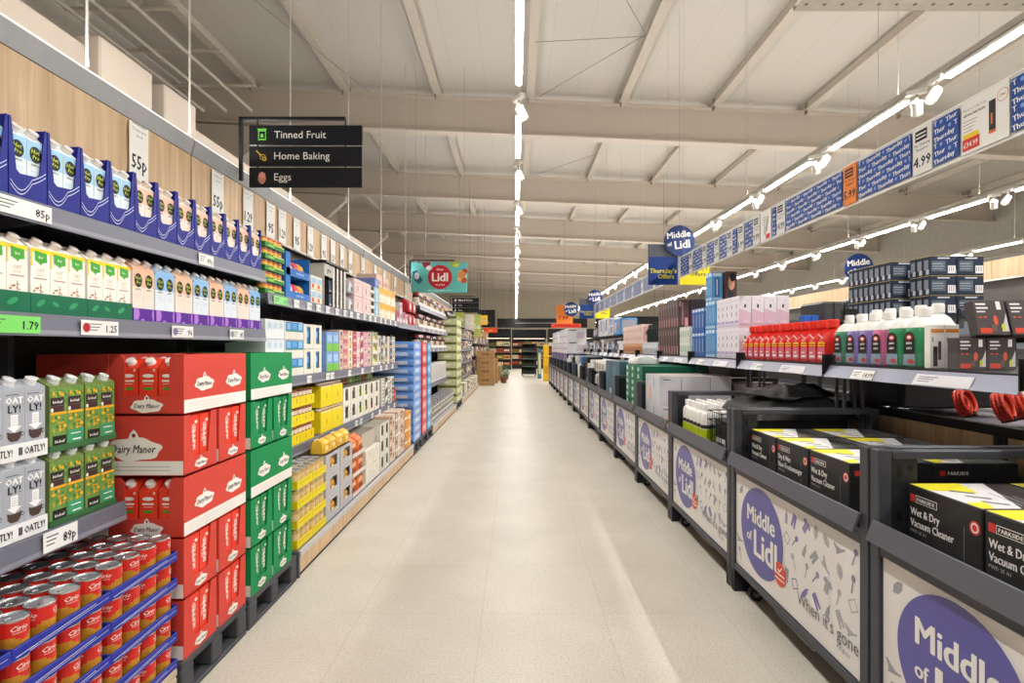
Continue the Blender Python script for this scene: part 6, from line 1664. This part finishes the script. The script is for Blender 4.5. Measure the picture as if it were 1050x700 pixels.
# ------------------------------------------------------------------ opposite bins of the same island, seen through the gap
ob = empty('rear_bin', (2.08, 0, 0)); tag(ob, 'r', 'wheeled bin')
MB().box(0, .02, -.58, .58, .3, .955, WOOD).build('wood_panel', ob); MB().box(-.012, .03, -.6, .6, .957, 1.0, BLK).build('top_rail', ob)
for yy in (-.59, .59):
    MB().box(-.01, .035, yy-.02, yy+.02, 0, .956, FRD).build('post', ob); MB().box(.77, .81, yy-.02, yy+.02, 0, 1.0, FRD).build('post', ob)
    MB().box(.036, .769, yy-.015, yy+.015, .96, .998, BLK).build('side_bar', ob)
MB().box(.04, .77, -.56, .56, .93, .945, M('6c6470', .5, var=.3, scale=12)).build('goods_cover', ob)
MB().box(.79, .81, -.56, .56, .16, .9, PNL).build('advert_panel', ob)
_USED.discard(ob.name)
for i, yq in enumerate((.55, 1.75, 2.95, 6.65, 7.86, 9.07, 10.28)): put(ob, 2.09, yq, 0, 0, 'rear bin of the island with a wooden back board, %s from the camera' % nth(i+1), 'rear bins')
# coiled red hoses
def coil():
    b = MB(); R_ = M('c8402e', .35, var=.08)
    for k, (rr, z) in enumerate(((.075, .012), (.072, .032), (.074, .052))):
        n = 26; pts = [(rr*math.cos(2*PI*i/n), rr*math.sin(2*PI*i/n), z) for i in range(n+1)]; b.path(pts, .0115, R_, 8)
    b.path([(.04*math.cos(2*PI*i/14), .04*math.sin(2*PI*i/14), .03) for i in range(15)], .012, R_, 8)
    o = b.build('coiled_hose'); tag(o, 'h', 'hose'); MB().box(-.015, .015, -.09, -.06, .0, .066, BLK).build('strap', o); return o
co = coil()
for i, (x, yy) in enumerate(((2.32, 2.86), (2.34, 2.66), (2.5, 2.76), (2.36, 2.46), (2.5, 2.53))):
    o = put(co, x, yy, 1.0, .8*i, 'red coiled hose on the rear bins under the silver rail, %s of five' % nth(i+1)); o.rotation_euler = (math.radians(72), 0, .5+.1*i); o.location = (x, yy, 1.045); o.scale = (.85, .85, .85)
# tall rack on the far side carrying navy boxes and dark cases
rkk = empty('tall_rack', (2.93, 4.8, 0)); tag(rkk, 'tall dark rack behind the island carrying navy boxes', 'rack')
for x in (-.4, .38):
    for yy in (-1.15, 0, 1.15): MB().box(x-.015, x+.015, yy-.015, yy+.015, 0, 1.53, FRD).build('post', rkk)
MB().box(-.43, .43, -1.21, 1.21, 1.531, 1.556, FRD).build('top_shelf', rkk)
MB().box(-.38, .38, -1.13, 1.13, 1.2, 1.22, FRD).build('lower_shelf', rkk)
nf = [('r', .3, .85, .75, .92, 'c9cdd6'), ('r', .08, .2, .6, .75, '55606e'), ('r', .1, .58, .5, .62, 'aab0ba'), ('r', .1, .45, .55, .48, 'aab0ba'), ('r', .1, .32, .5, .35, 'aab0ba'), ('r', .68, .1, .97, .5, 'e3e3e6'), ('r', .72, .2, .74, .45, '333842'), ('r', .8, .2, .82, .45, '333842'), ('r', .88, .2, .9, .45, '333842'), ('r', .0, .98, 1, 1, 'c9b66a')]
ns = [('r', .2, .3, .85, .8, '8a93a2'), ('r', .0, .97, 1, 1, 'c9b66a'), ('r', .5, .05, .95, .3, 'c9cdd6')]
nb1 = gbox('navy_box', 'box', .178, .058, .128, '1f2d42', nf, ns)
for t in range(3):
    for c in range(2):
        for q in range(3): put(nb1, 2.83+c*.183, 3.62+q*.061, 1.557+t*.1305, CAM, 'navy box in the near stack on the tall rack, %s tier, column %s, %s deep' % (('bottom', 'middle', 'top')[t], nth(c+1), nth(q+1)), 'navy boxes')
    for q in range(8): put(nb1, 2.74, 3.86+q*.062, 1.557+t*.1305, CAM, 'navy box in the long row on the tall rack, %s tier, %s deep' % (('bottom', 'middle', 'top')[t], nth(q+1)), 'navy boxes')
dc = gbox('dark_case', 'case', .2, .4, .2, '3b3a3c', [('r', .1, .1, .9, .9, '444346'), ('r', .45, .05, .55, .95, '232325')], bev=.03)
put(dc, 2.88, 4.95, 1.557, CAM, 'dark grey case on the tall rack nearer the red bottles'); dc2 = gbox('dark_case', 'case', .26, .4, .21, '403f41', [('r', .05, .1, .95, .85, '4a494b')], bev=.015)
put(dc2, 3.13, 4.95, 1.557, CAM, 'wider dark grey case beside the other on the tall rack')
bb_ = gbox('blue_box', 'box', .06, .1, .07, '2f62c0'); 
for i in range(2): put(bb_, 2.62+i*.066, 4.9, 1.557, CAM, 'small bright blue box beside the dark cases, %s one' % ('first', 'second')[i])

# dark goods heaped on the rear bins, seen in the gap under the silver rail
dkb = gbox('black_crate', 'crate', .5, .6, .2, '1c1c1f', [('r', .1, .2, .4, .7, '2b2b30'), ('r', .6, .1, .9, .5, '33333a')], bev=.01)
dkc = gbox('brown_crate', 'crate', .5, .6, .19, '2c2420', [('r', .1, .3, .9, .6, '3a302a')], bev=.01)
for i, yy in enumerate((3.28, 6.4, 6.95, 7.6, 8.15, 8.8, 9.35, 10.0, 10.5)):
    put((dkb, dkc)[i % 2], 2.15, yy, 1.002, RIGHT, 'dark crate on the rear bins behind the shelf posts, %s from the camera' % nth(i+1))
for i, yy in enumerate((.6, 1.2, 1.75)):
    put(dkb, 2.15, yy, 1.002, RIGHT, 'dark crate on the rear bins beside the nearest tool boxes, %s' % nth(i+1))
for i, yy in enumerate((3.9, 4.5, 5.1, 5.65)):
    put(dkc, 2.56, yy, 1.2215, RIGHT, 'dark crate on the lower shelf of the tall rack, %s from the camera' % nth(i+1))
# ------------------------------------------------------------------ second aisle wall, far end
root = empty('gondola', (6.1, 0, 0)); tag(root, 'long grey gondola with a pale wood fascia across the second aisle', 'shelving')
f = MB(); yy = 2.0
while yy < 20: f.box(-.0, .02, yy+.004, yy+1.246, 2.22, 2.45, WOOD); yy += 1.25
f.build('wood_fascia', root)
MB().box(-.004, .03, 2, 20, 2.19, 2.217, M('d8d2c8', .5)).build('fascia_edge', root); MB().box(.05, .08, 2, 20, 0, 2.5, BACK).build('back_panel', root)
for z in (.15, .6, 1.05, 1.5): MB().box(-.5, .049, 2, 20, z-.03, z, STEEL).build('shelf', root)
pal2 = [('cfc8bc', 'beige'), ('e6e2da', 'white'), ('4a4a50', 'charcoal'), ('b9ad98', 'sand'), ('a58a6c', 'brown'), ('7d8894', 'grey-blue')]
k = 0
for z, h in ((.151, .36), (.601, .34), (1.051, .34), (1.501, .4)):
    yy = 2.2
    while yy < 19.5:
        w = (.5, .62, .4)[k % 3]
        c = pal2[k % 6]; k += 1
        o = gbox('shelf_box', 'box', w-.02, .34, h-.04*(k % 3), c[0], [('r', .1, .2, .6, .8, pal2[(k+2) % 6][0])])
        if yy < 9 or z > 1: put(o, 5.68, yy+w/2, z, RIGHT, '%s box on the gondola across the second aisle, %s counted' % (c[1], nth(k)))
        else: bpy.data.objects.remove(o, do_unlink=True) if not o.children else [bpy.data.objects.remove(c_, do_unlink=True) for c_ in list(o.children)] and bpy.data.objects.remove(o, do_unlink=True)
        yy += w
for i, (yy, z, h, c, lab) in enumerate(((5.75, 2.16, .2, 'ef6a3a', 'vivid orange price card on the wood fascia across the second aisle'), (6.2, 1.93, .2, 'f0a040', 'amber card hung below the wood fascia across the second aisle'),
                                   (5.98, 1.85, .14, 'e9e7e0', 'white card below the amber one'), (9.6, 2.2, .18, 'f0efe8', 'white card on the far wood fascia across the second aisle'))):
    o = MB().box(-.07, .07, 0, .004, 0, h*1.3, M(c, .5)).build('hanging_price_card'); tag(o, lab, 'price card'); o.location = (6.06, yy, z); o.rotation_euler = (0, 0, RIGHT)
    p = MB(); p.text('9.99', 0, .04, .05, -.001, M('7a2a14' if i < 2 else '33333a', .5, var=0), .04, wmax=.12); p.box(-.05, .05, -.001, 0, h*.95, h*1.1, M('a83c1c' if i < 2 else '55555a', .5, var=0)); p.build('print', o)
o = gbox('orange_board', 'sign', 1.6, .03, .2, 'e88a34'); put(o, 6.04, 10.3, 1.9, RIGHT, 'orange board on the far gondola behind the dark cases')

# stacks of cardboard cartons at the aisle's far end
CBm = 'b08a5c'
cbx = gbox('cardboard_carton', 'carton', .62, .5, .3, CBm, [('r', .1, .1, .9, .14, '94714a'), ('r', .3, .5, .7, .75, '8a6842'), ('r', .49, .0, .51, 1, 'c49f70')], [('r', .1, .4, .9, .6, '8f6d48')], sign=1, top='d8b887')
for t in range(4): put(cbx, -1.07, 19.2, .002+t*.303, CAM, 'cardboard carton in the free-standing stack at the far aisle end, %s up' % nth(t+1))
for t in range(3): put(cbx, -1.0, 20.4, .002+t*.303, CAM, 'cardboard carton in the second stack behind the first, %s up' % nth(t+1))
for t in range(2):
    for q in range(3): put(cbx, -.95, 22.0+q*1.4, .002+t*.303, CAM, 'low cardboard carton farther down the aisle, stack %s, %s' % (nth(q+1), ('lower', 'upper')[t]))
# potted plants
def plant():
    o = MB().lathe([(.09, 0), (.12, .2), (.125, .22), (.115, .22)], M('7a4a32', .6), 14).build('potted_plant'); tag(o, 'p', 'plant')
    r = random.Random(4); b = MB(); g = [M('2f5a2a', .5), M('45762f', .5), M('274d2c', .5)]
    for i in range(120):
        a = r.uniform(0, 2*PI); z = r.uniform(.2, .6); rr = .17*math.sin(PI*min(1, (z-.1)/.6))*r.uniform(.4, 1.2)
        c = Vector((rr*math.cos(a), rr*math.sin(a), z)); u = Vector((math.cos(a), math.sin(a), r.uniform(-.2, .9))).normalized()*.07; s = Vector((-math.sin(a), math.cos(a), r.uniform(-.4, .4)))*.022
        b.add([tuple(c), tuple(c+u*.5+s), tuple(c+u), tuple(c+u*.5-s)], [(0,1,2,3)], g[i % 3])
    b.build('foliage', o); return o
pl = plant()
for i, (x, yy, z) in enumerate(((-.45, 20.5, .0), (-.5, 21.3, .0), (-1.0, 20.65, .912), (-.42, 22.9, .0))):
    put(pl, x, yy, z+.001, i*1.3, 'dark green potted plant by the far cartons, %s from the camera' % nth(i+1))
# dark wire rack trolley in the aisle
rt = empty('rack_trolley', (.6, 25, 0)); tag(rt, 'black shelved trolley standing in the aisle near its far end', 'trolley')
GRN = M('23282a', .5)
for x in (-.32, .32):
    for yy in (0, .6): MB().box(x-.018, x+.018, yy-.018, yy+.018, .06, 1.55, GRN).build('post', rt)
for z in (.1, .45, .8, 1.15, 1.5): 
    MB().box(-.3, .3, 0, .6, z, z+.02, M('8a8f8c', .5)).build('shelf', rt)
MB().box(-.3, .3, .585, .6, .12, 1.5, M('1d2120', .6)).build('back_panel', rt)
for x in (-.28, .28):
    for yy in (.05, .55): MB().tube((x-.015, yy, .03), (x+.015, yy, .03), .03, BLK, 12).build('caster', rt)
for t in range(4):
    for q in range(2):
        o = gbox('crate', 'crate', .27, .45, .14, '2c3330', [('r', .1, .2, .9, .4, '3a4440')]); put(o, .6-.15+q*.29, 25.05, (.121, .471, .821, 1.171)[t], CAM, 'dark crate on the trolley, %s shelf, %s one' % (nth(t+1), ('inner', 'outer')[q]))
# yellow and teal totems on the island's far end
o = MB().bev(-.1, .1, 0, .5, 0, 1.45, .01, M('e0b426', .5)).build('yellow_totem', None, (1.2, 21.6, 0)); tag(o, 'narrow yellow display column at the far end of the bins', 'display column')
p = MB(); p.text('Deals', 0, .9, .06, -.001, M('7a5a10', .5, var=0), .03); p.quad(-.07, .07, .3, .6, -.001, M('c99a1c', .5)); p.build('print', o)
for i, (x, c, nm) in enumerate(((.98, '3a7a8a', 'teal'), (.8+.02, '2c5a72', 'deep blue'))):
    o = MB().bev(-.07, .07, 0, .4, 0, 1.3, .01, M(c, .5)).build('display_totem', None, (1.02+.03*i, 23.4+i*.9, 0)); tag(o, 'slim %s display column near the yellow one' % nm, 'display column')
    p = MB(); p.quad(-.05, .05, .2, 1.1, -.001, M('d0c8a0', .5)); p.build('print', o)

# far chilled cabinets: dark canopies over lit shelves
def cabinet(x0, x1, y, lab, seed):
    root = empty('chiller_cabinet', ((x0+x1)/2, y, 0)); tag(root, lab, 'chilled cabinet'); w = (x1-x0)/2
    MB().box(-w, w, .0, .8, 0, .25, M('2a2b2f', .5)).build('base', root); MB().box(-w, w, .72, .8, .25, 1.9, M('4c4a48', .6)).build('back_panel', root)
    MB().box(-w, w, -.1, .8, 1.9, 2.45, M('1b1c20', .5)).build('canopy', root); MB().box(-w+.1, w-.1, .05, .1, 1.87, 1.895, M('fff0d8', .5, var=0, emit=2.5)).build('cabinet_lamp', root)
    for z in (.6, 1.0, 1.4): MB().box(-w, w, .1, .71, z, z+.02, STEEL).build('shelf', root)
    r = random.Random(seed); cols = [('b3482e', 'red-brown'), ('d8b06a', 'golden'), ('8f3a30', 'dark red'), ('d8cfc0', 'cream'), ('6a7a3a', 'olive')]
    n = int(2*w/.42)
    for zi, z in enumerate((.251, .621, 1.021, 1.421)):
        for q in range(n):
            c = cols[(q*2+zi+seed) % 5]
            o = gbox('food_pack', 'food pack', .38, .3, r.uniform(.2, .3), c[0], [('r', .1, .3, .9, .7, cols[(q+zi) % 5][0])])
            put(o, (x0+x1)/2-w+.22+q*.42, y+.15, z+.001, CAM, '%s food pack in the %s, row %s, %s along' % (c[1], lab.split(' at the')[0], nth(zi+1), nth(q+1)))
cabinet(-3.3, -.3, 33.0, 'chilled cabinet at the far wall with dark canopy, beside the plants', 3)
cabinet(-.25, 1.9, 34.2, 'middle chilled cabinet at the far wall with dark canopy, at the aisle end', 7)
cabinet(1.95, 5.2, 33.0, 'wide chilled cabinet at the far wall with dark canopy, behind the island', 5)
for (x0, x1, y, z0, z1, lab) in ((-2.2, -1.2, 31.5, 2.5, 3.5, 'tall black board above the far chilled cabinets beside the promo posters'), (-1.1, 4.2, 32.2, 2.5, 3.04, 'wide black header board over the far end of the aisle'), (4.4, 8.2, 30.0, 2.1, 3.04, 'black header board at the far end of the second aisle')):
    o = MB().box(-(x1-x0)/2, (x1-x0)/2, 0, .08, z0, z1, M('1e1f22', .6, var=.1)).build('hanging_header_board', None, ((x0+x1)/2, y, 0)); tag(o, lab, 'header board')
    p = MB(); p.box(-(x1-x0)*.3, (x1-x0)*.2, -.002, 0, z0+.25, z0+.29, M('8f8f90', .5)); p.build('print', o)
    for xx in (-(x1-x0)*.35, (x1-x0)*.35): MB().tube((xx, .04, z1), (xx, .04, 6.0), .01, M('6f6860')).build('hanging_wire', o)
# bright promo posters over the shelves at the far end of the drinks side
for i, (px0, px1, py0, py1, Y, c, nm) in enumerate(((466, 476, 320, 334, 12.76, 'a9b45a', 'olive green'), (477, 486, 322, 338, 15.3, 'd9d3c6', 'white'), (486, 493, 322, 345, 17.5, 'b9c26a', 'light green'), (493, 500, 323, 333, 18.0, 'e8b53a', 'yellow'),
                                                 (488, 494, 326, 336, 18.2, 'c9322c', 'red'), (496, 510, 336, 341, 18.6, 'e0531f', 'orange-red'), (486, 500, 340, 346, 18.4, 'c9a07a', 'tan'))):
    x0, x1 = (px0-VX)*Y/FX, (px1-VX)*Y/FX; z0, z1 = EYE-(py1-VY)*Y/FX, EYE-(py0-VY)*Y/FX
    o = MB().bev(-(x1-x0)/2, (x1-x0)/2, 0, .03, 0, z1-z0, .002, M(c, .5, var=.15, scale=8)).build('hanging_poster', None, ((x0+x1)/2, Y, z0)); tag(o, '%s promotion poster hanging over the far shelving' % nm, 'poster')
    p = MB(); p.text('Fresh' if i % 2 else 'Deals', 0, (z1-z0)*.35, (z1-z0)*.22, -.001, WHITE, .03, wmax=(x1-x0)*.8); p.build('lettering', o)
    MB().tube((0, .015, z1-z0), (0, .015, 6.0-z0), .003, M('6f6860')).build('hanging_wire', o)
# shelving carrying on at the far end of the drinks side
root = empty('wall_shelving', (0, 0, 0)); tag(root, 'farthest run of wall shelving behind the cardboard stacks', 'shelving')
MB().box(-1.98, -1.95, 18.45, 30, 0, 2.5, BACK).build('back_panel', root)
for z in (.15, .6, 1.05, 1.5, 1.9): MB().box(-1.949, -1.46, 18.45, 30, z-.03, z, STEEL).build('shelf', root)
k = 0
for z, h in ((.151, .36), (.601, .34), (1.051, .34), (1.501, .3), (1.901, .25)):
    yy = 18.6
    while yy < 29.3:
        c = pal[k % 7]; k += 1
        o = gbox('grocery_box', 'grocery box', .7, .3, h-.03*(k % 3), c[0], [('r', .1, .2, .6, .8, pal[(k+2) % 7][0])])
        put(o, -1.5, yy+.36, z, LEFT, '%s box on the farthest shelving behind the cardboard stacks, %s counted' % (c[1], nth(k))); yy += .75

# ------------------------------------------------------------------ camera, world, colour
cam = bpy.data.cameras.new('camera'); co_ = bpy.data.objects.new('camera', cam); COL.objects.link(co_)
co_.location = (0, 0, EYE); co_.rotation_euler = (PI/2, 0, 0)
cam.sensor_width = 36; cam.lens = FX/1050*36; cam.shift_x = -4/1050; cam.shift_y = 6/1050; cam.clip_end = 200; cam.clip_start = .05
SC.camera = co_
w = bpy.data.worlds.new('world'); SC.world = w; w.use_nodes = True
w.node_tree.nodes['Background'].inputs[0].default_value = (.9, .88, .85, 1); w.node_tree.nodes['Background'].inputs[1].default_value = .3
SC.view_settings.view_transform = 'Standard'; SC.view_settings.look = 'None'; SC.view_settings.gamma = 1; SC.view_settings.exposure = EXPOSURE
SC.view_settings.use_curve_mapping = False
SC.cycles.use_denoising = True; SC.cycles.max_bounces = 8; SC.cycles.diffuse_bounces = 5; SC.cycles.glossy_bounces = 3; SC.cycles.transparent_max_bounces = 12
SC.cycles.sample_clamp_indirect = 6; SC.cycles.use_light_tree = True
# floor things rest exactly; nothing is left untagged
for o in list(COL.objects):
    if o.parent is None and o.type in ('MESH', 'EMPTY') and 'kind' not in o.keys() and 'label' not in o.keys(): print('UNTAGGED', o.name)
